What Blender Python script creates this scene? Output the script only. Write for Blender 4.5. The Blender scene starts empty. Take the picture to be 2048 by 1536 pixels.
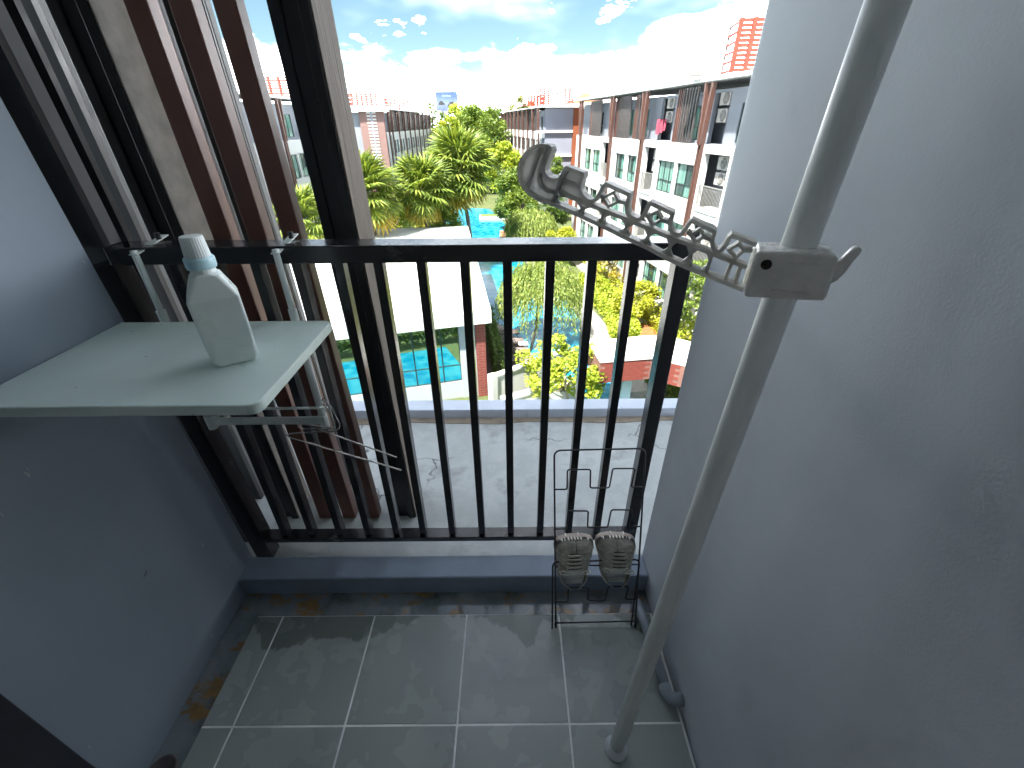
import bpy, math, random
import numpy as np
from mathutils import Vector, Matrix
R = math.radians
sc = bpy.context.scene
col = sc.collection
random.seed(7)
rng = np.random.default_rng(11)

# ------------------------------------------------------------------ camera
cam_d = bpy.data.cameras.new('camera')
cam_d.sensor_width = 36.0
cam_d.lens = 36.0 * 865.0 / 2048.0
cam_d.clip_start = 0.02
cam_d.clip_end = 4000.0
cam = bpy.data.objects.new('camera', cam_d)
col.objects.link(cam)
P_, RO_ = R(31.17), R(0.5)
fw = Vector((0, math.cos(P_), -math.sin(P_)))
up0 = Vector((0, math.sin(P_), math.cos(P_)))
rt0 = Vector((1, 0, 0))
rt = rt0 * math.cos(RO_) - up0 * math.sin(RO_)
up = up0 * math.cos(RO_) + rt0 * math.sin(RO_)
m = Matrix((rt, up, -fw)).transposed().to_4x4()
m.translation = Vector((0, 0, 1.4))
cam.matrix_world = m
sc.camera = cam

# ------------------------------------------------------------------ sky, sun, exposure
SUN = Vector((-0.36, -0.50, 1.0)).normalized()
world = bpy.data.worlds.new('World')
sc.world = world
world.use_nodes = True
nt = world.node_tree
nt.nodes.clear()
N = nt.nodes.new
out = N('ShaderNodeOutputWorld')
bg = N('ShaderNodeBackground')
sky = N('ShaderNodeTexSky')
sky.sky_type = 'NISHITA'
sky.sun_disc = False
sky.sun_elevation = math.asin(SUN.z)
sky.sun_rotation = math.atan2(SUN.x, SUN.y)
sky.air_density = 1.0
sky.dust_density = 0.4
sky.ozone_density = 1.6
bg.inputs['Strength'].default_value = 0.05
tc = N('ShaderNodeTexCoord')
sep = N('ShaderNodeSeparateXYZ')
nt.links.new(tc.outputs['Generated'], sep.inputs[0])
mp = N('ShaderNodeMapping')
mp.inputs['Scale'].default_value = (1.0, 1.0, 2.6)
nt.links.new(tc.outputs['Generated'], mp.inputs[0])
def wmath(op, a, b=None, clamp=False):
    n = N('ShaderNodeMath'); n.operation = op; n.use_clamp = clamp
    for i, v in enumerate((a, b)):
        if v is None: continue
        if isinstance(v, (int, float)): n.inputs[i].default_value = v
        else: nt.links.new(v, n.inputs[i])
    return n.outputs[0]
def wnoise(scale, detail, rough, off=0.0):
    n = N('ShaderNodeTexNoise'); n.inputs['Scale'].default_value = scale
    n.inputs['Detail'].default_value = detail; n.inputs['Roughness'].default_value = rough
    m2 = N('ShaderNodeMapping'); m2.inputs['Location'].default_value = (off, off * .37, off * .71)
    nt.links.new(mp.outputs[0], m2.inputs[0]); nt.links.new(m2.outputs[0], n.inputs['Vector'])
    return n.outputs['Fac']
def wstep(v, lo, hi):
    n = N('ShaderNodeMapRange'); n.interpolation_type = 'SMOOTHSTEP'
    nt.links.new(v, n.inputs['Value']); n.inputs['From Min'].default_value = lo; n.inputs['From Max'].default_value = hi
    return n.outputs[0]
# cumulus bank low on the horizon all round, scattered puffs above, thin veil
n1 = wnoise(5.5, 7, .56, 3.1)
east = wmath('MULTIPLY', wstep(sep.outputs['X'], .10, .42), .09)
bank = wstep(wmath('SUBTRACT', wmath('ADD', wmath('MULTIPLY', n1, .235), east), sep.outputs['Z']), .015, .075)
n2 = wnoise(9.0, 6, .55, 8.3)
puff = wmath('MULTIPLY', wstep(n2, .61, .66), wstep(sep.outputs['Z'], .04, .12))
n3 = wnoise(2.2, 4, .6, 5.7)
veil = wmath('MULTIPLY', wstep(n3, .40, .78), .20)
cl = wmath('MAXIMUM', wmath('MAXIMUM', bank, puff), veil, True)
mix = N('ShaderNodeMixRGB')
nt.links.new(cl, mix.inputs[0])
gain = N('ShaderNodeMixRGB'); gain.blend_type = 'MULTIPLY'; gain.inputs[0].default_value = 1.0
gain.inputs[2].default_value = (.29, .335, .315, 1)
nt.links.new(sky.outputs[0], gain.inputs[1])
nt.links.new(gain.outputs[0], mix.inputs[1])
mix.inputs[2].default_value = (33.0, 34.0, 35.0, 1)
nt.links.new(mix.outputs[0], bg.inputs['Color'])
nt.links.new(bg.outputs[0], out.inputs['Surface'])

sun_d = bpy.data.lights.new('sun', 'SUN')
sun_d.energy = 2.0
sun_d.angle = R(0.53)
sun_d.color = (1.0, 0.95, 0.86)
sun_o = bpy.data.objects.new('sun', sun_d)
sun_o.rotation_euler = SUN.to_track_quat('Z', 'Y').to_euler()
sun_o.location = SUN * 60
col.objects.link(sun_o)

sc.view_settings.view_transform = 'Standard'
sc.view_settings.look = 'None'
sc.view_settings.exposure = 3.45
sc.view_settings.gamma = 1.0
sc.view_settings.use_curve_mapping = False
sc.cycles.max_bounces = 8
sc.cycles.diffuse_bounces = 5
sc.cycles.glossy_bounces = 3
sc.cycles.transmission_bounces = 3
sc.cycles.caustics_reflective = False
sc.cycles.caustics_refractive = False
sc.cycles.use_adaptive_sampling = True
sc.cycles.adaptive_threshold = 0.03
sc.cycles.use_denoising = True

# ------------------------------------------------------------------ helpers
class MB:
    def __init__(s):
        s.v = []; s.f = []; s.sm = False
    def hexa(s, p):
        b = len(s.v); s.v += [tuple(q) for q in p]
        for q in ((0, 3, 2, 1), (4, 5, 6, 7), (0, 1, 5, 4), (1, 2, 6, 5), (2, 3, 7, 6), (3, 0, 4, 7)):
            s.f.append(tuple(b + i for i in q))
        return s
    def box(s, x0, x1, y0, y1, z0, z1):
        return s.hexa([(x0, y0, z0), (x1, y0, z0), (x1, y1, z0), (x0, y1, z0), (x0, y0, z1), (x1, y0, z1), (x1, y1, z1), (x0, y1, z1)])
    def bar(s, a, b, w, d, ref=(0, 1, 0)):
        a = Vector(a); b = Vector(b); t = (b - a).normalized(); r = Vector(ref)
        u = t.cross(r)
        if u.length < 1e-4: u = t.cross(Vector((1, 0, 0)))
        u.normalize(); w2 = u * w / 2; v = u.cross(t).normalized() * d / 2
        return s.hexa([a - w2 - v, a + w2 - v, a + w2 + v, a - w2 + v, b - w2 - v, b + w2 - v, b + w2 + v, b - w2 + v])
    def prism(s, pts, z0, z1):
        n = len(pts); b = len(s.v)
        s.v += [(p[0], p[1], z0) for p in pts] + [(p[0], p[1], z1) for p in pts]
        s.f.append(tuple(b + i for i in reversed(range(n)))); s.f.append(tuple(b + n + i for i in range(n)))
        for i in range(n):
            j = (i + 1) % n; s.f.append((b + i, b + j, b + n + j, b + n + i))
        return s
    def loft(s, rings, cap0=True, cap1=True, closed=True):
        b = len(s.v); n = len(rings[0])
        for r_ in rings: s.v += [tuple(q) for q in r_]
        for k in range(len(rings) - 1):
            for i in range(n if closed else n - 1):
                j = (i + 1) % n
                s.f.append((b + k * n + i, b + k * n + j, b + (k + 1) * n + j, b + (k + 1) * n + i))
        if cap0: s.f.append(tuple(b + i for i in reversed(range(n))))
        if cap1: s.f.append(tuple(b + (len(rings) - 1) * n + i for i in range(n)))
        return s
    def tube(s, pts, r, n=8, cap=True, closed=False):
        pts = [Vector(p) for p in pts]; L = len(pts)
        rr = r if isinstance(r, (list, tuple)) else [r] * L
        rings = []; pu = None
        for i, p in enumerate(pts):
            if closed: t = pts[(i + 1) % L] - pts[i - 1]
            else: t = pts[min(i + 1, L - 1)] - pts[max(i - 1, 0)]
            t = t.normalized() if t.length > 1e-9 else Vector((0, 0, 1))
            if pu is None:
                u = t.cross(Vector((0, 0, 1)))
                if u.length < 1e-3: u = t.cross(Vector((1, 0, 0)))
            else: u = pu - t * pu.dot(t)
            u.normalize(); pu = u; v = t.cross(u)
            rings.append([p + (u * math.cos(2 * math.pi * k / n) + v * math.sin(2 * math.pi * k / n)) * rr[i] for k in range(n)])
        if closed: rings.append(rings[0]); cap = False
        return s.loft(rings, cap, cap)
    def lathe(s, prof, n=24, c=(0, 0, 0)):
        rings = [[(c[0] + r_ * math.cos(2 * math.pi * k / n), c[1] + r_ * math.sin(2 * math.pi * k / n), c[2] + z) for k in range(n)] for r_, z in prof]
        return s.loft(rings)
    def face(s, pts):
        b = len(s.v); s.v += [tuple(p) for p in pts]; s.f.append(tuple(range(b, b + len(pts)))); return s
    def mesh(s, name):
        me = bpy.data.meshes.new(name); me.from_pydata(s.v, [], s.f); me.update(); return me
    def build(s, name, mat, parent=None, smooth=False, bevel=0.0, seg=2, loc=None, rot=None):
        me = s.mesh(name); me.materials.append(mat)
        if smooth: me.shade_smooth()
        return put(name, me, parent, loc, rot, bevel, seg, smooth)

def put(name, me, parent=None, loc=None, rot=None, bevel=0.0, seg=2, smooth=False):
    o = bpy.data.objects.new(name, me); col.objects.link(o)
    if parent is not None: o.parent = parent
    if loc is not None: o.location = loc
    if rot is not None: o.rotation_euler = rot
    if bevel > 0:
        b = o.modifiers.new('bevel', 'BEVEL'); b.width = bevel; b.segments = seg; b.limit_method = 'ANGLE'; b.angle_limit = R(40)
        if hasattr(b, 'harden_normals'): b.harden_normals = False
    return o

def tag(o, label, cat, group=None):
    o['label'] = label; o['category'] = cat
    if group: o['group'] = group
    return o
def thing(name, label, cat, loc=(0, 0, 0), rz=0.0, group=None):
    o = bpy.data.objects.new(name, None); o.empty_display_size = .1; col.objects.link(o)
    o.location = loc; o.rotation_euler = (0, 0, rz)
    return tag(o, label, cat, group)
def structure(o): o['kind'] = 'structure'; return o
def stuff(o): o['kind'] = 'stuff'; return o
def copy_tree(o, kids, parent=None):
    c = o.copy(); col.objects.link(c)
    if parent is not None: c.parent = parent
    for ch in kids.get(o.name, []): copy_tree(ch, kids, c)
    return c
def kids_of(root):
    d = {}
    def rec(o):
        ch = [x for x in bpy.data.objects if x.parent is o]; d[o.name] = ch
        for c in ch: rec(c)
    rec(root); return d
def fillet(pts, r, n=4):
    pts = [Vector(p) for p in pts]; o = [pts[0]]
    for i in range(1, len(pts) - 1):
        a, b, c = pts[i - 1], pts[i], pts[i + 1]
        d1 = (a - b); d2 = (c - b); k = min(r, d1.length * .45, d2.length * .45)
        p, q = b + d1.normalized() * k, b + d2.normalized() * k
        for t in range(n + 1):
            t /= n; o.append(p * (1 - t) ** 2 + b * 2 * t * (1 - t) + q * t * t)
    o.append(pts[-1]); return o
def np_mesh(name, V, F):
    me = bpy.data.meshes.new(name); k = F.shape[1]
    me.vertices.add(len(V)); me.vertices.foreach_set('co', V.astype(np.float32).ravel())
    me.loops.add(F.size); me.loops.foreach_set('vertex_index', F.astype(np.int32).ravel())
    me.polygons.add(len(F)); me.polygons.foreach_set('loop_start', np.arange(0, F.size, k, dtype=np.int32))
    me.polygons.foreach_set('loop_total', np.full(len(F), k, dtype=np.int32))
    me.update(calc_edges=True); return me

# ------------------------------------------------------------------ materials
def nodes(name):
    mt = bpy.data.materials.new(name); mt.use_nodes = True
    t = mt.node_tree; return mt, t, t.nodes['Principled BSDF']
def lk(t, a, b): t.links.new(a, b)
def texco(t, kind='Object', scale=(1, 1, 1)):
    c = t.nodes.new('ShaderNodeTexCoord'); mpn = t.nodes.new('ShaderNodeMapping'); mpn.inputs['Scale'].default_value = scale
    lk(t, c.outputs[kind], mpn.inputs[0]); return mpn.outputs[0]
def noise(t, vec, scale, detail=4, rough=.55):
    n = t.nodes.new('ShaderNodeTexNoise'); n.inputs['Scale'].default_value = scale; n.inputs['Detail'].default_value = detail
    n.inputs['Roughness'].default_value = rough; lk(t, vec, n.inputs['Vector']); return n.outputs['Fac']
def ramp(t, fac, stops, interp='LINEAR'):
    r_ = t.nodes.new('ShaderNodeValToRGB'); e = r_.color_ramp.elements; r_.color_ramp.interpolation = interp
    while len(e) < len(stops): e.new(.5)
    for q, (p, c) in zip(e, stops): q.position = p; q.color = (c[0], c[1], c[2], 1)
    lk(t, fac, r_.inputs[0]); return r_.outputs[0]
def mixc(t, fac, a, b, mode='MIX'):
    n = t.nodes.new('ShaderNodeMixRGB'); n.blend_type = mode
    for i, v in ((0, fac), (1, a), (2, b)):
        if isinstance(v, (int, float)): n.inputs[i].default_value = v
        elif isinstance(v, tuple): n.inputs[i].default_value = (v[0], v[1], v[2], 1)
        else: lk(t, v, n.inputs[i])
    return n.outputs[0]
def mrange(t, v, a, b, c=0., d=1.):
    n = t.nodes.new('ShaderNodeMapRange'); lk(t, v, n.inputs['Value'])
    for k, x in (('From Min', a), ('From Max', b), ('To Min', c), ('To Max', d)): n.inputs[k].default_value = x
    return n.outputs[0]
def bump(t, bs, h, strength=.3, dist=.01):
    b = t.nodes.new('ShaderNodeBump'); b.inputs['Strength'].default_value = strength; b.inputs['Distance'].default_value = dist
    lk(t, h, b.inputs['Height']); lk(t, b.outputs[0], bs.inputs['Normal'])
def sc_(c, k): return tuple(min(1, x * k) for x in c)
def M(name, c, rough=.5, var=.12, scale=4., bmp=.0, bscale=200., bdist=.001, metal=0., spec=.5, aniso=(1, 1, 1), dirt=None, dscale=3., dlo=.55, dhi=.7):
    mt, t, b = nodes(name)
    v = texco(t, 'Object', aniso)
    n = noise(t, v, scale, 6)
    cc = ramp(t, n, [(.3, sc_(c, 1 - var)), (.7, sc_(c, 1 + var))])
    if dirt:
        d = noise(t, v, dscale, 8, .65)
        cc = mixc(t, mrange(t, d, dlo, dhi), cc, dirt)
    lk(t, cc, b.inputs['Base Color'])
    b.inputs['Roughness'].default_value = rough; b.inputs['Metallic'].default_value = metal
    b.inputs['Specular IOR Level'].default_value = spec
    lk(t, mrange(t, noise(t, v, scale * 2.3, 4), .2, .8, max(.02, rough - .08), min(1, rough + .08)), b.inputs['Roughness'])
    if bmp > 0: bump(t, b, noise(t, v, bscale, 3, .6), bmp, bdist)
    return mt
def leafmat(name, dark, mid, light, trans=.45):
    mt = bpy.data.materials.new(name); mt.use_nodes = True; t = mt.node_tree
    b = t.nodes['Principled BSDF']; g = t.nodes.new('ShaderNodeNewGeometry')
    c = ramp(t, g.outputs['Random Per Island'], [(0, dark), (.5, mid), (1, light)])
    lk(t, c, b.inputs['Base Color']); b.inputs['Roughness'].default_value = .45; b.inputs['Specular IOR Level'].default_value = .35
    tr = t.nodes.new('ShaderNodeBsdfTranslucent'); lk(t, mixc(t, 1., c, (1., 1., .45), 'MULTIPLY'), tr.inputs[0])
    mx = t.nodes.new('ShaderNodeMixShader'); mx.inputs[0].default_value = trans
    lk(t, b.outputs[0], mx.inputs[1]); lk(t, tr.outputs[0], mx.inputs[2])
    lk(t, mx.outputs[0], t.nodes['Material Output'].inputs[0]); return mt

# painted plaster of the balcony walls
def plaster(name, c):
    mt, t, b = nodes(name); v = texco(t)
    n = noise(t, v, 2.2, 6, .6); cc = ramp(t, n, [(.3, sc_(c, .93)), (.7, sc_(c, 1.07))])
    sp = noise(t, texco(t, 'Object', (1, 1, .45)), 9, 8, .7)
    cc = mixc(t, mrange(t, sp, .60, .8, 0, .16), cc, (.17, .175, .19))
    sc2 = noise(t, texco(t, 'Object', (1, 1, .3)), 55, 2, .5)
    cc = mixc(t, mrange(t, sc2, .755, .775, 0, .5), cc, (.5, .52, .55))
    lk(t, cc, b.inputs['Base Color']); b.inputs['Roughness'].default_value = .62
    b.inputs['Specular IOR Level'].default_value = .35
    h = mixc(t, .5, noise(t, v, 260, 3, .6), noise(t, v, 40, 3, .5))
    bump(t, b, h, .38, .0014); return mt
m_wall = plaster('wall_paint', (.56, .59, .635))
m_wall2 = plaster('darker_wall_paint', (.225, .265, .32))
m_room = M('room_paint', (.85, .85, .83), .7)
m_black = M('black_paint', (.012, .012, .014), .33, .3, 8, .15, 300, .0004)
m_rail = M('rail_paint', (.018, .018, .020), .22, .3, 6, .15, 240, .0004, dirt=(.10, .10, .10), dscale=14, dlo=.62, dhi=.8)
m_brown = M('brown_slat_paint', (.165, .066, .045), .38, .16, 3, .25, 160, .0006, aniso=(1, 1, .12))
m_wood = M('weathered_timber', (.075, .058, .047), .75, .55, 70, 1., 90, .004, aniso=(1, 1, .03), dirt=(.14, .118, .10), dscale=110, dlo=.60, dhi=.70)
m_taupe = M('taupe_panel', (.19, .168, .152), .62, .28, 18, .3, 60, .001, dirt=(.21, .195, .18), dscale=12, dlo=.62, dhi=.75)
m_greyp = M('grey_post_side', (.12, .12, .125), .55, .1, 5)
m_white = M('white_powdercoat', (.78, .82, .80), .35, .04, 6)
def speck(mt, c, scale=70, lo=.775, hi=.785):
    t = mt.node_tree; b = t.nodes['Principled BSDF']; l0 = b.inputs['Base Color'].links[0].from_socket
    n = noise(t, texco(t), scale, 1, .4); lk(t, mixc(t, mrange(t, n, lo, hi), l0, c), b.inputs['Base Color']); return mt
m_board = M('white_board', (.75, .86, .81), .42, .05, 5, .05, 400, .0003, dirt=(.30, .33, .33), dscale=9, dlo=.70, dhi=.82)
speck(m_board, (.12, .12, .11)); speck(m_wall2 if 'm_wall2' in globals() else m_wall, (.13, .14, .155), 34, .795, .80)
m_pole = M('white_pole', (.90, .915, .90), .38, .02, 2)
def translucent(mt, c, k):
    t = mt.node_tree; o = t.nodes['Material Output']; b = t.nodes['Principled BSDF']
    tr = t.nodes.new('ShaderNodeBsdfTranslucent'); tr.inputs[0].default_value = (*c, 1); mx = t.nodes.new('ShaderNodeMixShader'); mx.inputs[0].default_value = k
    lk(t, b.outputs[0], mx.inputs[1]); lk(t, tr.outputs[0], mx.inputs[2]); lk(t, mx.outputs[0], o.inputs[0]); return mt
m_plast = translucent(M('white_plastic', (.80, .78, .74), .35, .05, 20), (.85, .83, .78), .48)
m_clamp = M('clamp_plastic', (.82, .78, .74), .28, .05, 25)
m_chrome = M('chrome_wire', (.62, .60, .58), .16, .05, 20, metal=1.)
m_wire = M('black_wire', (.012, .012, .018), .4, .2, 20)
m_screw = M('dark_screw', (.03, .025, .022), .3, .2, 80, metal=.8)
m_pipe = M('grey_pvc_pipe', (.27, .30, .34), .4, .08, 10)
m_door = M('dark_door_frame', (.014, .015, .022), .35, .2, 10)

# floor tile: per-tile shift, damp marks
def tile_mat():
    mt, t, b = nodes('floor_tile'); g = t.nodes.new('ShaderNodeNewGeometry'); v = g.outputs['Position']
    oi = t.nodes.new('ShaderNodeObjectInfo')
    base = ramp(t, oi.outputs['Random'], [(0, (.33, .36, .345)), (1, (.37, .395, .38))])
    n = noise(t, v, 4.5, 7, .62)
    cc = mixc(t, mrange(t, n, .30, .8, 0, .12), base, (.37, .39, .385))
    cc = mixc(t, mrange(t, noise(t, v, 38, 5, .7), .66, .80, 0, .15), cc, (.22, .235, .22))
    sp = t.nodes.new('ShaderNodeSeparateXYZ'); lk(t, v, sp.inputs[0])
    mpn = t.nodes.new('ShaderNodeMapping'); mpn.inputs['Scale'].default_value = (1, .45, 1); lk(t, v, mpn.inputs[0])
    wv = noise(t, mpn.outputs[0], 4.2, 5, .55)
    mp_ = t.nodes.new('ShaderNodeMath'); mp_.operation = 'MULTIPLY_ADD'
    lk(t, wv, mp_.inputs[0]); mp_.inputs[1].default_value = .55; lk(t, sp.outputs['Y'], mp_.inputs[2])
    wet = mrange(t, mp_.outputs[0], 1.062, 1.072)
    cc = mixc(t, wet, cc, (.185, .205, .185))
    lk(t, cc, b.inputs['Base Color'])
    lk(t, mrange(t, noise(t, v, 7, 3), .3, .7, .24, .30), b.inputs['Roughness'])
    b.inputs['Specular IOR Level'].default_value = .62
    bump(t, b, noise(t, v, 350, 2), .10, .0004); return mt
m_tile = tile_mat()
m_grout = M('pale_grout', (.88, .89, .86), .8, .15, 18, .3, 200)
def gutter_mat():
    mt, t, b = nodes('wet_gutter'); v = texco(t)
    n = noise(t, v, 9, 8, .65); n2 = noise(t, v, 26, 6, .7)
    cc = ramp(t, n, [(.30, (.09, .095, .09)), (.46, (.21, .24, .26)), (.62, (.27, .30, .32))])
    rust = mrange(t, noise(t, texco(t, 'Object', (1, 1.6, 1)), 7.5, 8, .7), .52, .60)
    cc = mixc(t, rust, cc, mixc(t, n2, (.11, .065, .03), (.50, .30, .12)))
    lk(t, cc, b.inputs['Base Color'])
    lk(t, mrange(t, n, .36, .50, .25, .02), b.inputs['Roughness'])
    bump(t, b, n2, .06, .0008); return mt
m_gutter = gutter_mat()
def concrete_mat(name, c, dark, crack=True):
    mt, t, b = nodes(name); v = texco(t)
    n = noise(t, v, 3., 8, .65); n2 = noise(t, v, 40, 6, .7)
    cc = ramp(t, n, [(.34, dark), (.46, c), (.56, sc_(c, .86)), (.70, sc_(c, 1.14))])
    cc = mixc(t, mrange(t, n2, .62, .74, 0, .45), cc, dark)
    spk = noise(t, v, 95, 1, .4); cc = mixc(t, mrange(t, spk, .74, .77), cc, (.55, .56, .54))
    if crack:
        vo = t.nodes.new('ShaderNodeTexVoronoi'); vo.feature = 'DISTANCE_TO_EDGE'; vo.inputs['Scale'].default_value = 1.15
        wob = t.nodes.new('ShaderNodeTexNoise'); wob.inputs['Scale'].default_value = 7; wob.inputs['Detail'].default_value = 5; lk(t, v, wob.inputs['Vector'])
        lk(t, mixc(t, .18, v, wob.outputs['Color']), vo.inputs['Vector'])
        ck = mrange(t, vo.outputs['Distance'], .0, .006, 1, 0)
        gate = mrange(t, noise(t, v, 1.7, 2), .5, .56)
        mm = t.nodes.new('ShaderNodeMath'); mm.operation = 'MULTIPLY'; lk(t, ck, mm.inputs[0]); lk(t, gate, mm.inputs[1])
        cc = mixc(t, mm.outputs[0], cc, (.05, .05, .045))
    lk(t, cc, b.inputs['Base Color']); lk(t, mrange(t, n, .3, .7, .55, .8), b.inputs['Roughness'])
    bump(t, b, n2, .4, .002); return mt
m_ledge = concrete_mat('ledge_concrete', (.40, .415, .405), (.24, .245, .235))
m_kerb = M('kerb_paint', (.25, .30, .385), .5, .16, 6, .3, 120, .001, dirt=(.07, .08, .09), dscale=16, dlo=.66, dhi=.78)
m_lip = M('ledge_lip_paint', (.50, .54, .62), .55, .10, 5, .3, 90, .001, dirt=(.20, .21, .21), dscale=7, dlo=.62, dhi=.75)
m_tan = M('tan_silt', (.25, .20, .15), .85, .3, 14, .5, 80)

# ------------------------------------------------------------------ the balcony
GZ = -9.2
def lwx(z): return -.942 - .038 * z
# floor slab (grout bed) with tiles
b = MB(); b.box(-.852, .458, .20, .835, -.05, -.0012)
floor = structure(b.build('floor', m_grout))
xs = [-.852, -.767, -.4625, -.157, .148, .4535]; ys = [.834, .5275, .222]
g = .0026
for i in range(5):
    for j in range(2):
        x0, x1, y1, y0 = xs[i] + (g if i else 0), xs[i + 1] - g, ys[j] - g * (1 if j else .2), ys[j + 1] + g
        w, d = x1 - x0, y1 - y0
        MB().box(-w / 2, w / 2, -d / 2, d / 2, -.012, random.uniform(-.0003, .0003)).build('tile', m_tile, floor, bevel=.0012, loc=((x0 + x1) / 2, (y0 + y1) / 2, 0))
# gutter round two sides
b = MB(); b.prism([(-1.0, .20), (-.8525, .20), (-.8525, .8355), (.47, .8355), (.47, .94), (-1.0, .94)], -.06, -.013)
structure(b.build('gutter', m_gutter))
# kerb under the railing
b = MB(); b.box(-1.02, .463, .924, 1.014, -.10, .07)
kerb = structure(b.build('kerb', m_kerb, bevel=.006, seg=3))
# ledge outside, its lip, silt along it
b = MB(); b.box(-6, 6, 1.0, 1.952, -.22, 0)
structure(b.build('ledge', m_ledge))
b = MB(); b.box(-6, 6, 1.95, 2.05, -.30, .058)
structure(b.build('ledge_lip', m_lip, bevel=.004))
pts = [(-6, 1.9495)] + [(x, 1.905 + .012 * math.sin(x * 9) + random.uniform(-.006, .006)) for x in np.linspace(-6, 6, 90)] + [(6, 1.9495)]
structure(MB().prism(pts, .0, .004).build('silt_strip', m_tan))

# right wall: plaster with softly rounded outer corner
prof = [(.462, -.3), (.462, 1.0)] + [(.462 + .04 * (1 - math.cos(a)), 1.0 + .04 * math.sin(a)) for a in np.linspace(0, math.pi / 2, 7)] + [(.75, 1.04), (.75, -.3)]
w = MB().prism(prof, -.25, 2.62).build('wall', m_wall, smooth=False)
tag(w, 'blue grey plastered balcony wall on the right, behind the white pole', 'wall')
# left wall (leans very slightly)
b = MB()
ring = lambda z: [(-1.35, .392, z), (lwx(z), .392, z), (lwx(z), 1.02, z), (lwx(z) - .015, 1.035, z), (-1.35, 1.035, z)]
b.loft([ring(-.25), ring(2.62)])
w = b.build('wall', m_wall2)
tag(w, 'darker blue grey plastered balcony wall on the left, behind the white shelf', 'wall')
# door jamb at the left edge
t = thing('door_frame', 'dark metal door frame at the bottom left edge', 'door frame', (-.95, .33, 0))
MB().box(-.05, .02, -.05, .055, 0, 2.2).build('jamb', m_door, t, bevel=.003)
MB().box(0, 1.42, -.05, .055, 2.2, 2.26).build('head', m_door, t, bevel=.003)
MB().box(0, 1.41, -.13, -.12, -.012, .004).build('sill', m_door, t)

# own building: masses, slabs and the room behind
own = thing('home_building', 'grey apartment block the balcony belongs to, below and behind the ledge', 'building', (0, 0, GZ))
def oz(z): return z - GZ
MB().box(-24, 24, -9, 1.55, 0, oz(-.24)).build('lower_wall', m_wall, own)
MB().box(-24, -1.36, -9, 1.03, oz(-.235), oz(2.6)).build('side_wall', m_wall, own)
MB().box(.755, 24, -9, 1.03, oz(-.235), oz(2.6)).build('side_wall', m_wall, own)
MB().box(-24, 24, -9, 1.33, oz(2.63), oz(3.1)).build('roof', M('own_roof', (.85, .85, .84), .7), own)
MB().box(-1.35, .75, -2.6, -2.5, oz(-.2), oz(2.6)).build('room_wall', m_room, own)
MB().box(-1.35, .75, -2.5, .19, oz(-.2), oz(-.03)).build('room_floor', M('room_floor', (.50, .45, .38), .5), own)

# gutter drain cap
t = thing('floor_drain', 'small round drain fitting in the gutter at the left wall', 'drain', (-.90, .436, -.012))
MB().lathe([(.0, .0), (.034, .0), (.036, .006), (.030, .010), (.027, .006), (.0, .005)], 24).build('ring', M('drain_plastic', (.10, .085, .085), .5, .3, 30), t, smooth=True)

# ------------------------------------------------------------------ railing
rl = thing('railing', 'black metal railing with thin vertical balusters across the balcony', 'railing', (-.25, 1.085, 0))
def rloc(b, name, mat=m_rail, bev=.002): return b.build(name, mat, rl, bevel=bev)
MB().box(-.72, .690, -.035, .040, 1.110, 1.152).build('top_rail', m_rail, rl, bevel=.003)
MB().box(-.660, .665, -.025, .022, .086, .107).build('bottom_rail', m_rail, rl, bevel=.002)
bal_me = MB().box(-.0115, .0115, -.016, .016, .1075, 1.1095).mesh('baluster'); bal_me.materials.append(m_rail)
for x in (.305, .202, .098, -.009, -.115, -.223, -.329, -.427, -.531, -.634, -.737, -.835):
    put('baluster', bal_me, rl, (x + .25, 0, 0), bevel=.0015)
MB().box(-.02, .02, -.022, .022, .0, 1.1095).build('post', m_rail, rl, bevel=.002, loc=(.427 + .25, 0, 0))
def lpost(x0b, x1b, x0t, x1t, y0, y1, z0, z1):
    return MB().hexa([(x0b, y0, z0), (x1b, y0, z0), (x1b, y1, z0), (x0b, y1, z0), (x0t, y0, z1), (x1t, y0, z1), (x1t, y1, z1), (x0t, y1, z1)])
lpost(-.716, -.655, -.775, -.720, -.026, .028, 0, 1.1095).build('post', m_rail, rl, bevel=.002)

# ------------------------------------------------------------------ vertical slat screen beyond the railing
scr = thing('slat_screen', 'tall screen of brown and dark vertical slats outside the railing, left', 'slat screen', (-.75, 1.27, 0))
def lean(x0, x1, y0, y1, mats, name, parent, dxb=.028, dxt=-.042, z0=0.0, z1=2.62):
    # x at z~1.12 given in world; leans slightly: dxb at foot, dxt at head
    return lpost(x0 + dxb + .75, x1 + dxb + .75, x0 + dxt + .75, x1 + dxt + .75, y0 - 1.27, y1 - 1.27, z0, z1).build(name, mats, parent, bevel=.003)
for xr in (-.779, -.681, -.584):
    s_ = lean(xr - .052, xr, 1.25, 1.294, m_brown, 'slat', scr)
# darker back row seen in the gaps
for x0, x1 in ((-.955, -.877), (-.862, -.756)):
    s_ = lean(x0, x1, 1.45, 1.478, m_greyp, 'back_slat', scr)
    lean(x0 + .002, x1 - .001, 1.440, 1.4497, m_black, 'face', scr)
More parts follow.
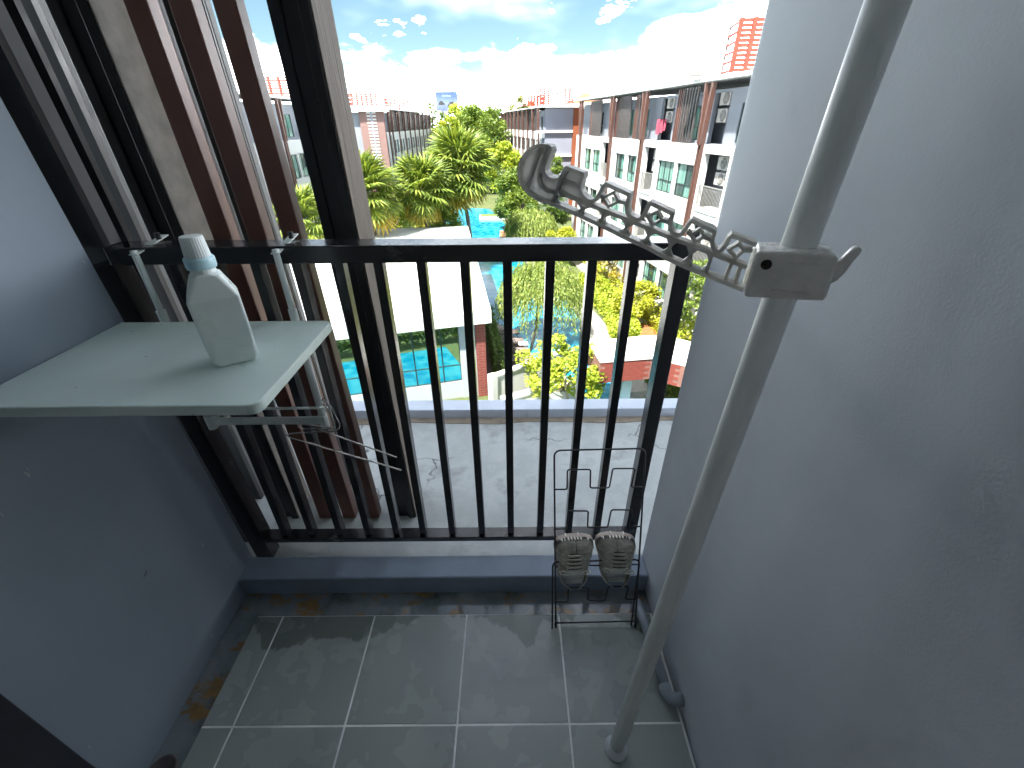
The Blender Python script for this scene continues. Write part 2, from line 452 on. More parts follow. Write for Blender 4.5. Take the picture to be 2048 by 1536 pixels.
# two thick columns with a timber cheek
for xr, mt, nm in ((-.913, m_taupe, 'taupe'), (-.427, m_wood, 'timber')):
    c_ = thing('screen_column', 'thick black screen column with a %s side, %s' % (nm, 'left of the brown slats' if nm == 'taupe' else 'right of the brown slats'), 'column', (xr - .05, 1.30, 0), 0, 'columns of the slat screen')
    def lc(x0, x1, y0, y1, mat, name, dz=0): return lpost(x0 + .026, x1 + .026, x0 - .028, x1 - .028, y0, y1, 0, 2.62).build(name, mat, c_, bevel=.0025)
    d = .125 if nm == 'taupe' else .148
    lc(-.050, -.022, -.046, d - .06, m_black, 'front_strip')
    lc(-.0221, .0184, -.040, d - .06, m_black, 'front_strip')
    lc(.0185, .0445, -.05, d - .05, m_black, 'front_strip')
    lc(.045, .050, -.048, d - .052, mt, 'side_panel')
c_ = thing('screen_post', 'narrow dark post with grey side, nearest the left wall', 'post', (-1.15, 1.38, 0))
lpost(-.130, .052, -.150, -.012, -.02, .0, 0, 2.62).build('front', m_black, c_)
lpost(-.036, .052, -.060, -.012, .0005, .03, 0, 2.62).build('side', m_greyp, c_)
c_ = thing('screen_board', 'black upright board closing the gap between left wall and railing', 'board', (-1.05, 1.14, 0))
lpost(-.14, .105, -.19, .045, -.008, .008, 0.003, 2.62).build('board', m_black, c_)
c_ = thing('screen_post', 'black full height post the railing ends on, against the left wall', 'post', (-.985, 1.085, 1.15))
lpost(-.055, .018, -.10, -.03, -.03, -.012, .004, 1.46).build('front', m_black, c_)
lpost(-.055, .018, -.10, -.03, -.0115, .022, .004, 1.46).build('side', m_greyp, c_)

# ------------------------------------------------------------------ white shelf hung on the railing
SZ = .98
sh = thing('hanging_shelf', 'white board shelf hooked over the railing beside the left wall', 'shelf', (-.70, 1.03, SZ))
def rrect(x0, x1, y0, y1, r, n=6, corners=(1, 1, 1, 1)):
    o = []
    for (cx, cy, a0, on) in ((x1 - r, y0 + r, -90, corners[0]), (x1 - r, y1 - r, 0, corners[1]), (x0 + r, y1 - r, 90, corners[2]), (x0 + r, y0 + r, 180, corners[3])):
        if not on:
            sx = x1 if a0 in (-90, 0) else x0; sy = y0 if a0 in (-90, 180) else y1
            o.append((sx, sy)); continue
        for k in range(n + 1):
            a = R(a0 + 90 * k / n); o.append((cx + r * math.cos(a), cy + r * math.sin(a)))
    return o
MB().prism([(x + .70, y - 1.03) for x, y in rrect(-.976, -.447, .630, 1.010, .022, 6, (1, 1, 0, 0))], -.022, 0).build('board', m_board, sh, bevel=.003, seg=3)
for hx in (-.882, -.551):
    h = MB().tube([(0, 0, .02), (0, 0, .17)], .0075, 14).build('hanger_tube', m_white, sh, smooth=True, loc=(hx + .70, 0, 0))
    MB().tube([(0, 0, -.34), (0, 0, .022)], .0105, 14).build('sleeve', m_white, h, smooth=True)
    MB().tube([(0, .0, -.345), (0, 0, -.30)], .0125, 14).build('end_cap', m_white, h, smooth=True)
    b = MB(); b.hexa([(-.010, -.007, .160), (.010, -.007, .160), (.010, .115, .1795), (-.010, .115, .1795), (-.010, -.007, .163), (.010, -.007, .163), (.010, .115, .1825), (-.010, .115, .1825)])
    b.build('hook_plate', m_white, h, bevel=.001)
    MB().tube([(.004, .085, .165), (.004, .085, .192)], .006, 12).build('clamp_bolt', m_black, h, smooth=True)
MB().box(-.150, .160, -.014, -.009, -.326, -.300).build('cross_bar', m_white, sh, bevel=.002)
MB().tube([(-.02, -.012, -.27), (.175, -.012, -.27)], .0042, 10).build('thin_rod', m_white, sh, smooth=True)
MB().tube([(-.155, -.012, -.325), (-.155, -.012, -.298)], .011, 12).build('bar_cap', m_white, sh, smooth=True)

# chrome wire hook on the cross bar
hk = thing('wire_hook', 'chrome double pronged wire hook hanging from the shelf cross bar', 'wire hook', (-.52, 1.0, .72))
def hkp(pts): return [(x + .52, y - 1.0, z - .72) for x, y, z in pts]
MB().tube(fillet(hkp([(-.318, .93, .553), (-.636, .985, .630), (-.650, .985, .638), (-.632, .985, .646), (-.497, .985, .655), (-.485, .985, .672), (-.497, .985, .735), (-.508, .99, .747), (-.526, 1.0, .747), (-.530, 1.018, .742)]), .010, 5), .0023, 8).build('wire', m_chrome, hk, smooth=True)
MB().tube(fillet(hkp([(-.330, .945, .588), (-.539, .99, .649), (-.555, .995, .656), (-.600, 1.0, .650), (-.614, 1.0, .657), (-.612, 1.0, .668), (-.57, 1.0, .664), (-.512, 1.0, .650), (-.506, 1.0, .668), (-.519, 1.0, .728), (-.535, 1.012, .730)]), .008, 5), .0023, 8).build('wire', m_chrome, hk, smooth=True)

# ------------------------------------------------------------------ bottle on the shelf
m_bot = M('bottle_plastic', (.78, .84, .82), .30, .03, 20)
m_bot.node_tree.nodes['Principled BSDF'].inputs['Subsurface Weight'].default_value = .15
m_bot.node_tree.nodes['Principled BSDF'].inputs['Subsurface Radius'].default_value = (.01, .01, .01)
bo = thing('bottle', 'white unlabelled plastic bottle standing on the white shelf', 'bottle', (-.577, .807, SZ + .0005), R(33))
def rr_ring(w, d, r, z, n=5):
    o = []
    for (cx, cy, a0) in ((w - r, -d + r, -90), (w - r, d - r, 0), (-w + r, d - r, 90), (-w + r, -d + r, 180)):
        for k in range(n + 1):
            a = R(a0 + 90 * k / n); o.append((cx + r * math.cos(a), cy + r * math.sin(a), z))
    return o
rings = [rr_ring(.034, .026, .010, 0), rr_ring(.038, .029, .010, .004), rr_ring(.0415, .031, .009, .014), rr_ring(.0435, .032, .006, .06), rr_ring(.0435, .032, .006, .137),
         rr_ring(.0425, .0315, .006, .1405), rr_ring(.0255, .0245, .012, .180), rr_ring(.0215, .0215, .0212, .184), rr_ring(.0195, .0195, .0194, .198)]
MB().loft(rings).build('body', m_bot, bo, smooth=False, bevel=.002, seg=2)
m_blue = M('pale_blue_plastic', (.52, .76, .84), .3, .05, 20)
MB().lathe([(.0, .192), (.0245, .192), (.0255, .196), (.0255, .209), (.0240, .212), (.0, .212)], 36).build('collar', m_blue, bo, smooth=True)
cpr = []
for z, k in ((.2115, 1.0), (.214, 1.02), (.246, .90), (.249, .86)):
    cpr.append([((.0205 * k + (.0006 if (i % 2 and .212 < z < .248) else 0)) * math.cos(2 * math.pi * i / 56), (.0205 * k + (.0006 if (i % 2 and .212 < z < .248) else 0)) * math.sin(2 * math.pi * i / 56), z) for i in range(56)])
MB().loft(cpr).build('cap', M('cap_plastic', (.80, .86, .85), .35, .04, 20), bo)

# ------------------------------------------------------------------ white pole with hanger arm
po = thing('laundry_pole', 'slanting white metal pole standing on the tiles by the right wall', 'pole', (.262, .472, 0))
pt = Vector((.131, .056, 2.6))
MB().tube([(0, 0, .004), pt * .5, pt], .0182, 32).build('tube', m_pole, po, smooth=True)
MB().lathe([(0, 0), (.029, 0), (.0295, .003), (.0275, .007), (.0215, .014), (.0200, .022), (0, .022)], 36).build('foot', M('foot_plastic', (.66, .68, .72), .35, .04, 20), po, smooth=True)

arm = thing('hanger_arm', 'white plastic clothes hanger arm with notches and hooked tip, clamped to the pole', 'hanger arm', (.30, .50, 1.26), math.atan2(.394, -.919))
# local x runs along the arm, local z up
OUT = [(0.2688, 0.112), (0.2725, 0.1144), (0.2847, 0.1149), (0.2969, 0.1097), (0.3068, 0.0981), (0.3098, 0.0862), (0.308, 0.0754), (0.3014, 0.0667), (0.2908, 0.0582), (0.2778, 0.0532), (0.2623, 0.0494), (0.2293, 0.0389), (0.1968, 0.0274), (0.1647, 0.015), (0.1381, 0.0058), (0.1116, -0.0056), (0.0881, -0.0136), (0.0628, -0.0213), (0.0426, -0.0271), (0.0204, -0.0337)]
INN = [(0.2688, 0.112), (0.2721, 0.1039), (0.2766, 0.0934), (0.2764, 0.0861), (0.2724, 0.0808), (0.2661, 0.0778), (0.2587, 0.0781), (0.2529, 0.0825), (0.2486, 0.092), (0.2258, 0.0854), (0.2287, 0.078), (0.2292, 0.0696), (0.225, 0.0612), (0.2161, 0.0555), (0.2081, 0.0576), (0.2031, 0.0664), (0.1984, 0.076), (0.1678, 0.0648), (0.1689, 0.0563), (0.1691, 0.0489), (0.1647, 0.0416), (0.1563, 0.0378), (0.1509, 0.0392), (0.1467, 0.048), (0.1438, 0.0576), (0.1153, 0.0467), (0.1167, 0.0392), (0.1153, 0.0308), (0.1103, 0.0247), (0.1027, 0.0242), (0.0985, 0.0299), (0.0933, 0.0407), (0.0656, 0.0301), (0.0663, 0.0238), (0.0659, 0.0174), (0.0623, 0.0101), (0.0568, 0.0085), (0.052, 0.0143), (0.048, 0.0273), (0.0198, 0.0191)]
MID = [(0.2578, 0.0644), (0.2235, 0.0535), (0.1652, 0.0361), (0.1098, 0.0182), (0.0902, 0.0131), (0.0234, -0.0072)]
VERT = [[(0.2539, 0.0788), (0.2642, 0.0504)], [(0.2238, 0.0493), (0.228, 0.0385)], [(0.1965, 0.0435), (0.1996, 0.0285)], [(0.1658, 0.0349), (0.1692, 0.0168)], [(0.1381, 0.0265), (0.1418, 0.0072)], [(0.1109, 0.0182), (0.1137, -0.0042)], [(0.0860, 0.0100), (0.0890, -.0130)], [(0.0631, 0.0045), (0.0652, -0.0205)], [(0.0397, -0.0026), (0.043, -0.0265)], [(0.0295, -0.0058), (0.0313, -0.030)]]
RIBS = [[(0.2825, 0.1126), (0.3007, 0.067)], [(0.2721, 0.1117), (0.2779, 0.0971), (0.2828, 0.084), (0.2819, 0.0738), (0.2769, 0.0678), (0.2696, 0.0644), (0.2602, 0.0653)], [(0.2467, 0.0909), (0.255, 0.0778), (0.2602, 0.0653)], [(0.2516, 0.0779), (0.2295, 0.0716)]]
DIAM = [[(0.1995, 0.0598), (0.1872, 0.0663), (0.1807, 0.0567), (0.1919, 0.05)], [(0.1437, 0.0415), (0.1332, 0.0472), (0.1267, 0.0386), (0.1369, 0.0318)], [(0.0465, 0.0101), (0.038, 0.018), (0.0309, 0.0115), (0.037, 0.0018)], [(0.0911, 0.024), (0.0821, 0.031), (0.0763, 0.023), (0.0853, 0.0158)]]
def ribbon(b, pts, w, d, closed=False):
    # flat bar following a polyline in the local xz plane, depth d along y
    P = [Vector((p[0], 0, p[1])) for p in pts]; n = len(P); rings = []
    for i in range(n):
        if closed: t = (P[(i + 1) % n] - P[i - 1])
        else: t = P[min(i + 1, n - 1)] - P[max(i - 1, 0)]
        t.normalize(); u = Vector((-t.z, 0, t.x)) * w / 2; e = Vector((0, d / 2, 0))
        rings.append([P[i] - u - e, P[i] + u - e, P[i] + u + e, P[i] - u + e])
    if closed: rings.append(rings[0])
    b.loft(rings, not closed, not closed)
def smooth_pl(pts, k=3):
    o = []
    P = [Vector((p[0], p[1])) for p in pts]
    for i in range(len(P) - 1):
        p0, p1, p2, p3 = P[max(i - 1, 0)], P[i], P[i + 1], P[min(i + 2, len(P) - 1)]
        for s_ in range(k):
            t_ = s_ / k
            o.append(.5 * ((2 * p1) + (-p0 + p2) * t_ + (2 * p0 - 5 * p1 + 4 * p2 - p3) * t_ ** 2 + (-p0 + 3 * p1 - 3 * p2 + p3) * t_ ** 3))
    o.append(P[-1]); return [(q.x, q.y) for q in o]
b = MB(); ribbon(b, smooth_pl(OUT[:12]) + OUT[12:], .0048, .021); b.build('lower_rim', m_plast, arm)
# upper rim: keep corners crisp where the notches meet the flats
corn = [0, 8, 9, 16, 17, 24, 25, 31, 32, 38, 39]
top = []
for a_, c__ in zip(corn[:-1], corn[1:]):
    seg = INN[a_:c__ + 1]; top += (smooth_pl(seg) if len(seg) > 2 else seg)[:-1]
top.append(INN[-1])
b = MB(); ribbon(b, top, .0046, .021); b.build('notched_rim', m_plast, arm)
b = MB(); ribbon(b, MID, .0046, .0185); b.build('middle_rib', m_plast, arm)
for v_ in VERT: b = MB(); ribbon(b, v_, .0038, .0175); b.build('web_rib', m_plast, arm)
for v_ in RIBS: b = MB(); ribbon(b, smooth_pl(v_) if len(v_) > 3 else v_, .0042, .0180); b.build('hook_rib', m_plast, arm)
for d_ in DIAM: b = MB(); ribbon(b, d_, .0042, .0170, True); b.build('diamond', m_plast, arm)
# diamond links to the rim
for p_, q_ in (((.1995, .0598), (.204, .064)), ((.1807, .0567), (.1695, .055)), ((.1437, .0415), (.1475, .045)), ((.1267, .0386), (.1165, .036)), ((.0911, .024), (.0955, .027)), ((.0763, .023), (.066, .020)), ((.0309, .0115), (.022, .012))):
    b = MB(); ribbon(b, [p_, q_], .0042, .0168); b.build('link', m_plast, arm)
# solid thin web in the hook and gusset triangles in the truss cells
m_web = translucent(M('thin_web_plastic', (.80, .80, .79), .4, .05, 20), (.85, .84, .82), .5)
hookpoly = smooth_pl(OUT[:11]) + [(0.2602, .0640), (.2285, .0715), (.2265, .0845), (.2480, .0905)] + list(reversed(smooth_pl(INN[:9])))[1:]
b = MB(); b.loft([[(x, -.002, z) for x, z in hookpoly], [(x, .002, z) for x, z in hookpoly]]); b.build('web', m_web, arm)
b = MB(); q_ = [(.2602, .0640), (.2285, .0715), (.2292, .0690), (.2250, .0605), (.2225, .0540)]
b.loft([[(x, -.002, z) for x, z in q_], [(x, .002, z) for x, z in q_]]); b.build('web', m_web, arm)
cells = VERT[0:1] + VERT[1:8]
for (a_, b_) in zip(VERT[0:7], VERT[1:8]):
    tl, bl, tr, br = Vector(a_[0]), Vector(a_[1]), Vector(b_[0]), Vector(b_[1])
    if a_ is VERT[0]: tl = Vector((.2575, .063))
    cm = [(tl, tr, bl), (tr, tl, br), (bl, br, tl), (br, bl, tr)]
    bb = MB()
    for c0, c1, c2 in cm:
        tri = [c0, c0 + (c1 - c0) * .34, c0 + (c2 - c0) * .52]
        bb.loft([[(p.x, -.0035, p.y) for p in tri], [(p.x, .0035, p.y) for p in tri]])
    bb.build('gusset', m_web, arm)
# clamp: split sleeve round the pole
b = MB()
cl_ = [(.0195, .0137), (.016, .0165), (-.045, .0195), (-.0579, .0170), (-.0611, -.0292), (-.058, -.0318), (.016, -.0372), (.0210, -.0350)]
b.loft([[(x, -.024, z) for x, z in cl_], [(x, .026, z) for x, z in cl_]])
b.build('clamp', m_clamp, arm, bevel=.004, seg=3)
for zz in (.0075, -.0245): MB().box(-.045, -.005, .0262, .0285, zz - .0008, zz + .0012).build('clamp_seam', m_clamp, arm, bevel=.0006)
MB().tube([(.0065, .020, .0028), (.0065, .0285, .0028)], .0056, 20).build('screw', m_screw, arm, smooth=False, bevel=.001)
b = MB(); b.tube([(-.050, .001, .000), (-.070, .001, .001)], .0085, 16); b.build('thumb_screw', m_clamp, arm, smooth=False, bevel=.0015)
b = MB()
wg = [(-.060, .006), (-.0655, .0100), (-.0720, .0235), (-.0760, .0250), (-.0805, .0225), (-.0800, .0180), (-.0765, .0080), (-.0745, -.0010), (-.0690, -.0130), (-.0640, -.0175), (-.0560, -.0165), (-.0540, -.0100)]
b.loft([[(x, -.003, z) for x, z in wg], [(x, .007, z) for x, z in wg]]); b.build('wing', m_clamp, arm, bevel=.003, seg=3)

# ------------------------------------------------------------------ wire shoe rack
rk = thing('shoe_rack', 'folding black wire shoe rack leaning against the railing', 'shoe rack', (.26, .79, 0))
E2 = Vector((0, .21, .56)).normalized()
def rp(x, s, off=0): q = Vector((x - .26, 0, 0)) + E2 * s + Vector((0, -.56, .21)) * off; return (q.x, q.y, q.z)
wr = .0024
MB().tube(fillet([rp(.135, .004), rp(.124, .60), rp(.397, .604), rp(.392, .004)], .022, 6), .0028, 8).build('frame', m_wire, rk, smooth=True)
m1 = [(0.123, 0.477), (0.164, 0.477), (0.163, 0.544), (0.232, 0.544), (0.234, 0.481), (0.292, 0.481), (0.298, 0.546), (0.365, 0.546), (0.358, 0.483), (0.397, 0.483)]
m2 = [(0.124, 0.347), (0.165, 0.347), (0.167, 0.412), (0.228, 0.411), (0.229, 0.351), (0.291, 0.351), (0.298, 0.414), (0.363, 0.413), (0.359, 0.353), (0.396, 0.353)]
m4 = [(0.132, 0.096), (0.173, 0.095), (0.172, 0.152), (0.234, 0.152), (0.235, 0.1), (0.291, 0.099), (0.297, 0.155), (0.361, 0.154), (0.355, 0.102), (0.394, 0.102)]
m3 = [(x, s + .122) for x, s in m4]
for mm in (m1, m2, m3, m4):
    MB().tube(fillet([rp(x, s, .02 if i in (2, 3, 6, 7) else .004) for i, (x, s) in enumerate(mm)], .007, 4), wr, 8).build('wire_shelf', m_wire, rk, smooth=True)
MB().tube([rp(.135, .016), rp(.392, .020)], wr, 8).build('bottom_bar', m_wire, rk, smooth=True)
MB().tube(fillet([(-.137, -.005, .002), (-.139, .07, .235), (.132, .075, .237), (.120, .005, .002)], .02, 6), .0028, 8).build('stay', m_wire, rk, smooth=True)
for x in (-.125, .132): MB().tube([(x, 0, .0), (x, .004, .022)], .0042, 10).build('foot', m_wire, rk, smooth=True)

# ------------------------------------------------------------------ sneakers hanging on the rack
m_upper = M('shoe_upper', (.52, .49, .42), .75, .3, 60, .8, 160, .002)
m_sole = M('shoe_sole', (.40, .32, .275), .6, .12, 30, .4, 60, .001)
m_lace = M('shoe_lace', (.72, .69, .60), .8, .15, 90)
m_ins = M('shoe_insole', (.80, .80, .78), .8, .06, 40)
m_gap_shade = M('shoe_gap_shade', (.035, .03, .028), .8)  # near-black tone for shade painted between toe ribs and laces
def shoe(label, loc, mir, rz):
    t = thing('shoe', label, 'shoe', loc, rz, 'pair of sneakers on the wire rack')
    t.rotation_euler = (R(-16), 0, rz); t.scale = (1.10, .84, .72)
    # local: length runs along z (heel 0 -> toe .215), sole towards +y, upper towards -y
    L = .215
    def half(s):   # outline half width, (inner, outer)
        tt = s / L
        w = np.interp(tt, [0, .05, .15, .35, .6, .8, .92, .98, 1], [.020, .033, .040, .041, .047, .053, .049, .039, .022])
        sh_ = np.interp(tt, [0, .5, 1], [0, .002, .006]) * mir
        return w, sh_
    ss = list(np.linspace(0, L, 26))
    def outline(k=1.0):
        r_ = [(half(s)[0] * k + half(s)[1], s) for s in ss]; l_ = [(-half(s)[0] * k + half(s)[1], s) for s in reversed(ss)]
        return r_ + l_
    o1 = outline(1.06)
    b = MB(); b.loft([[(x, .004, z) for x, z in o1], [(x * 1.03, .012, z) for x, z in o1], [(x * 1.03, .024, z) for x, z in o1], [(x * .94, .030, z) for x, z in o1]])
    so = b.build('sole', m_sole, t, bevel=.002)
    # dark band painting the shade between the toe ribs, then the midsole ribs
    tb = [((half(s)[0] + .0012) * sx + half(s)[1], s) for sx, seq in ((1, np.linspace(.72 * L, L * .995, 10)), (-1, np.linspace(L * .995, .72 * L, 10))) for s in seq]
    bt = MB(); bt.loft([[(x, -.013, z + .0015) for x, z in tb], [(x, .0035, z + .0015) for x, z in tb]], False, False, False); bt.build('toe_shade', m_gap_shade, t)
    for k in range(9):
        x = (-.036 + .009 * k); zt = L + .0030 - .0105 * (x / .05) ** 2 - .004
        MB().box(-.0024, .0024, -.015, .004, -.004, .004).build('toe_rib', m_lace, t, loc=(x + .005 * mir, 0, zt), rot=(0, -x * 7, 0), bevel=.001)
    for k in (-1, 1): MB().box(-.001, .001, .010, .031, 0, .012).build('tread_groove', m_lace, so, loc=(.012 * k, 0, L - .008), rot=(0, R(35) * k, 0))
    # upper: arches, open near the heel
    b = MB()
    for sx in (-1, 1):
        rings = []
        for s in np.linspace(.004, L - .004, 24):
            tt = s / L; w, dx = half(s); w *= .97
            h = np.interp(tt, [0, .08, .3, .5, .7, .9, 1], [.060, .060, .050, .052, .042, .030, .016])
            op = np.interp(tt, [0, .05, .12, .36, .44], [.0, .30, .66, .62, .0])   # half width of the opening
            ring_ = []
            for f_ in np.linspace(0, 1, 9):
                ang = (op + (1 - op) * f_) * math.pi / 2
                ring_.append((sx * w * math.sin(ang) + dx, .004 - h * max(0., math.cos(ang)) ** .75, s))
            rings.append(ring_ if sx > 0 else ring_[::-1])
        b.loft(rings, False, False, False)
    u = b.build('upper', m_upper, t, smooth=True)
    sd = u.modifiers.new('thick', 'SOLIDIFY'); sd.thickness = .004; sd.offset = 1
    u.modifiers.new('sub', 'SUBSURF').render_levels = 1
    lr = []
    for s in np.linspace(.010, .085, 8):
        w, dx = half(s); w *= .84
        lr.append([(w * math.sin(a) + dx, .002 - .050 * max(0., math.cos(a)) ** .75, s) for a in [q * math.pi / 2 for q in (-1, -.93, -.86, -.8)]])
        lr[-1] = [(w * math.sin(q * math.pi / 2) + dx, .002 - .046 * max(0., math.cos(q * math.pi / 2)) ** .75, s) for q in (-.62, -.75, -.88, -1)] + [(w * math.sin(q * math.pi / 2) + dx, .002 - .046 * max(0., math.cos(q * math.pi / 2)) ** .75, s) for q in (1, .88, .75, .62)]
    bl = MB(); bl.loft(lr, True, False, False); bl.build('lining', m_ins, t, smooth=False)
    b = MB(); io = [(x * .86, z) for x, z in outline(.9) if z < .12]
    b.face([(x, -.004, z) for x, z in io]); b.build('insole', m_ins, t)
    MB().hexa([(-.020, -.044, .070), (.020, -.044, .070), (.022, -.046, .105), (-.022, -.046, .105), (-.018, -.052, .070), (.018, -.052, .070), (.020, -.056, .105), (-.020, -.056, .105)]).build('tongue', m_ins, t, bevel=.004)
    for k in range(5):
        z = .100 + k * .0155; h = float(np.interp(z / L, [.3, .5, .7, .9], [.058, .057, .047, .034])); w = .024 - .0016 * k
        MB().tube([(-w, -h * .80, z - .004), (-w * .5, -h * .99, z), (0, -h * 1.05, z + .003), (w * .5, -h * .99, z), (w, -h * .80, z - .004)], .0028, 7).build('lace', m_lace, t, smooth=True)
        MB().tube([(-w * .8, -h * .93, z + .006), (0, -h * 1.02, z + .010), (w * .8, -h * .93, z + .006)], .0014, 5).build('gap', m_gap_shade, t, smooth=True)  # dark cord painted in as the shade between laces
    MB().tube(smooth3([(.012, -.066, .092), (.034, -.062, .085), (.046, -.044, .082), (.036, -.052, .095), (.014, -.066, .095)]), .0024, 6).build('bow', m_lace, t, smooth=True)
    MB().tube(smooth3([(-.012, -.066, .092), (-.036, -.060, .083), (-.045, -.042, .090), (-.030, -.056, .1), (-.012, -.066, .096)]), .0024, 6).build('bow', m_lace, t, smooth=True)
    # overlay strips on the sides
    for sx in (-1, 1):
        for k in range(5):
            z = .09 + .018 * k; w, dx = half(z)
            MB().tube([(sx * w * 1.0 + dx, -.004, z + .01), (sx * w * .93 + dx, -.026, z + .004), (sx * w * .66 + dx, -.044 + .003 * k, z - .004)], .0022, 6).build('overlay', m_upper, t, smooth=True)
    return t
def smooth3(p): return fillet(p, .02, 4)
shoe('left beige sneaker of the pair, toe up on the wire rack', (.186, .855, .150), 1, R(3))
shoe('right beige sneaker of the pair, nearest the right wall', (.322, .858, .152), -1, R(-3))

# ------------------------------------------------------------------ drain pipe along the right wall
pp = thing('drain_pipe', 'grey plastic drain pipe bending into the foot of the right wall', 'pipe', (.42, .72, .03))
MB().tube(fillet([(-.008, .145, -.012), (.000, .02, 0), (.006, -.138, .002)], .05, 4), .0145, 16).build('run', m_pipe, pp, smooth=True)
MB().tube(fillet([(.005, -.115, .002), (.006, -.150, .002), (.044, -.152, .006)], .024, 8), .0165, 16).build('elbow', m_pipe, pp, smooth=True)
#@@OUTSIDE
# ------------------------------------------------------------------ ground, pool, paths
def ground_mat():
    mt, t, b = nodes('planted_ground'); v = texco(t)
    n = noise(t, v, .5, 8, .65); n2 = noise(t, v, 5, 6, .7)
    cc = ramp(t, n, [(.35, (.05, .075, .022)), (.55, (.085, .11, .03)), (.7, (.16, .13, .08))])
    cc = mixc(t, mrange(t, n2, .45, .7, 0, .6), cc, (.035, .05, .015))
    lk(t, cc, b.inputs['Base Color']); b.inputs['Roughness'].default_value = .9
    bump(t, b, n2, .8, .05); return mt
structure(MB().prism([(-900, 2.2), (900, 2.2), (900, 1500), (-900, 1500)], GZ - .5, GZ).build('ground', ground_mat()))
structure(MB().prism([(-900, -600), (900, -600), (900, 2.19), (-900, 2.19)], GZ - .5, GZ).build('ground', ground_mat()))
def water_mat():
    mt, t, b = nodes('pool_water'); v = texco(t)
    vo = t.nodes.new('ShaderNodeTexVoronoi'); vo.inputs['Scale'].default_value = 2.6
    wob = t.nodes.new('ShaderNodeTexNoise'); wob.inputs['Scale'].default_value = 2.2; wob.inputs['Detail'].default_value = 3; lk(t, v, wob.inputs['Vector'])
    lk(t, mixc(t, .35, v, wob.outputs['Color']), vo.inputs['Vector'])
    n = noise(t, v, .35, 4)
    c0 = ramp(t, n, [(.35, (.0, .14, .26)), (.6, (.004, .20, .31)), (.75, (.012, .24, .32))])
    cc = mixc(t, mrange(t, vo.outputs['Distance'], .1, .55, .5, 0), c0, (.0, .09, .22))
    cc = mixc(t, mrange(t, vo.outputs['Distance'], .42, .7, 0, .5), cc, (.06, .28, .34))
    lk(t, cc, b.inputs['Base Color']); b.inputs['Roughness'].default_value = .06; b.inputs['IOR'].default_value = 1.33
    h = mixc(t, .5, noise(t, v, 2.2, 4, .6), noise(t, v, 7, 3, .6)); bump(t, b, h, .25, .03); return mt
m_water = water_mat()
m_pave = concrete_mat('pale_paving', (.32, .30, .27), (.22, .205, .185), False)
m_deckt = M('deck_tile', (.24, .19, .18), .7, .12, 3, .3, 60, .002)
m_bwhite = M('white_render', (.50, .505, .50), .75, .04, .6, .15, 30, .004, dirt=(.36, .36, .35), dscale=.9, dlo=.62, dhi=.85)
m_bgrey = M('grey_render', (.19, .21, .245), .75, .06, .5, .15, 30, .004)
m_blilac = M('pale_lilac_render', (.20, .215, .27), .75, .05, .5, .15, 30, .004)
m_orange = M('orange_render', (.20, .06, .024), .75, .08, .6, .15, 30, .004)
m_frame = M('dark_window_frame', (.02, .035, .035), .4, .2, 6)
m_bcol = M('brown_column_paint', (.085, .040, .031), .5, .12, 2)
m_slatd = M('charcoal_slat', (.055, .05, .05), .5, .2, 4)
m_terra = M('terracotta_block', (.26, .030, .014), .7, .18, 3, .2, 40, .003)
m_grate = M('grey_metal_rail', (.22, .22, .21), .5, .1, 5)

# main lagoon pool, water surface as one sheet with real edges
def sheet(name, pts, z, mat, th=.25): return structure(MB().prism(pts, z - th, z).build(name, mat))
sheet('pool_water', [(-9.5, 33.5), (-.6, 24.0), (1.1, 20.4), (2.0, 17.0), (3.6, 13.0), (5.9, 13.0), (5.2, 17.6), (3.75, 21.3), (4.25, 25.0), (3.3, 33), (1.2, 38), (.2, 46), (-.8, 56), (-3.0, 66), (-9.2, 68), (-8.8, 56), (-7.8, 44)], GZ + .03, m_water)
sheet('pool_water', [(-16, 8.6), (-1.0, 11.4), (-1.2, 15.4), (-16, 11.8)], GZ + .03, m_water)
sheet('pool_path', [(3.8, 21.2), (4.35, 25.0), (3.4, 33.0), (3.9, 33.2), (5.0, 28.2), (5.6, 24.6), (6.0, 21.4), (5.4, 19.8), (4.5, 19.4)], GZ + .16, m_pave)
sheet('pool_terrace', [(-1.5, 16.6), (1.9, 16.9), (1.0, 20.6), (-.7, 24.3), (-3.4, 27.5), (-2.0, 21.0)], GZ + .14, m_deckt)
sheet('pool_terrace', [(1.3, 38.1), (3.4, 33.3), (5.0, 36), (3.0, 48), (1.8, 56), (-.6, 56.2), (.35, 46)], GZ + .10, m_pave)
sheet('path', [(6.4, 20), (7.2, 24), (6.0, 34), (4.2, 46), (5.0, 46), (7.2, 34), (8.4, 24), (8.6, 20)], GZ + .10, m_pave)

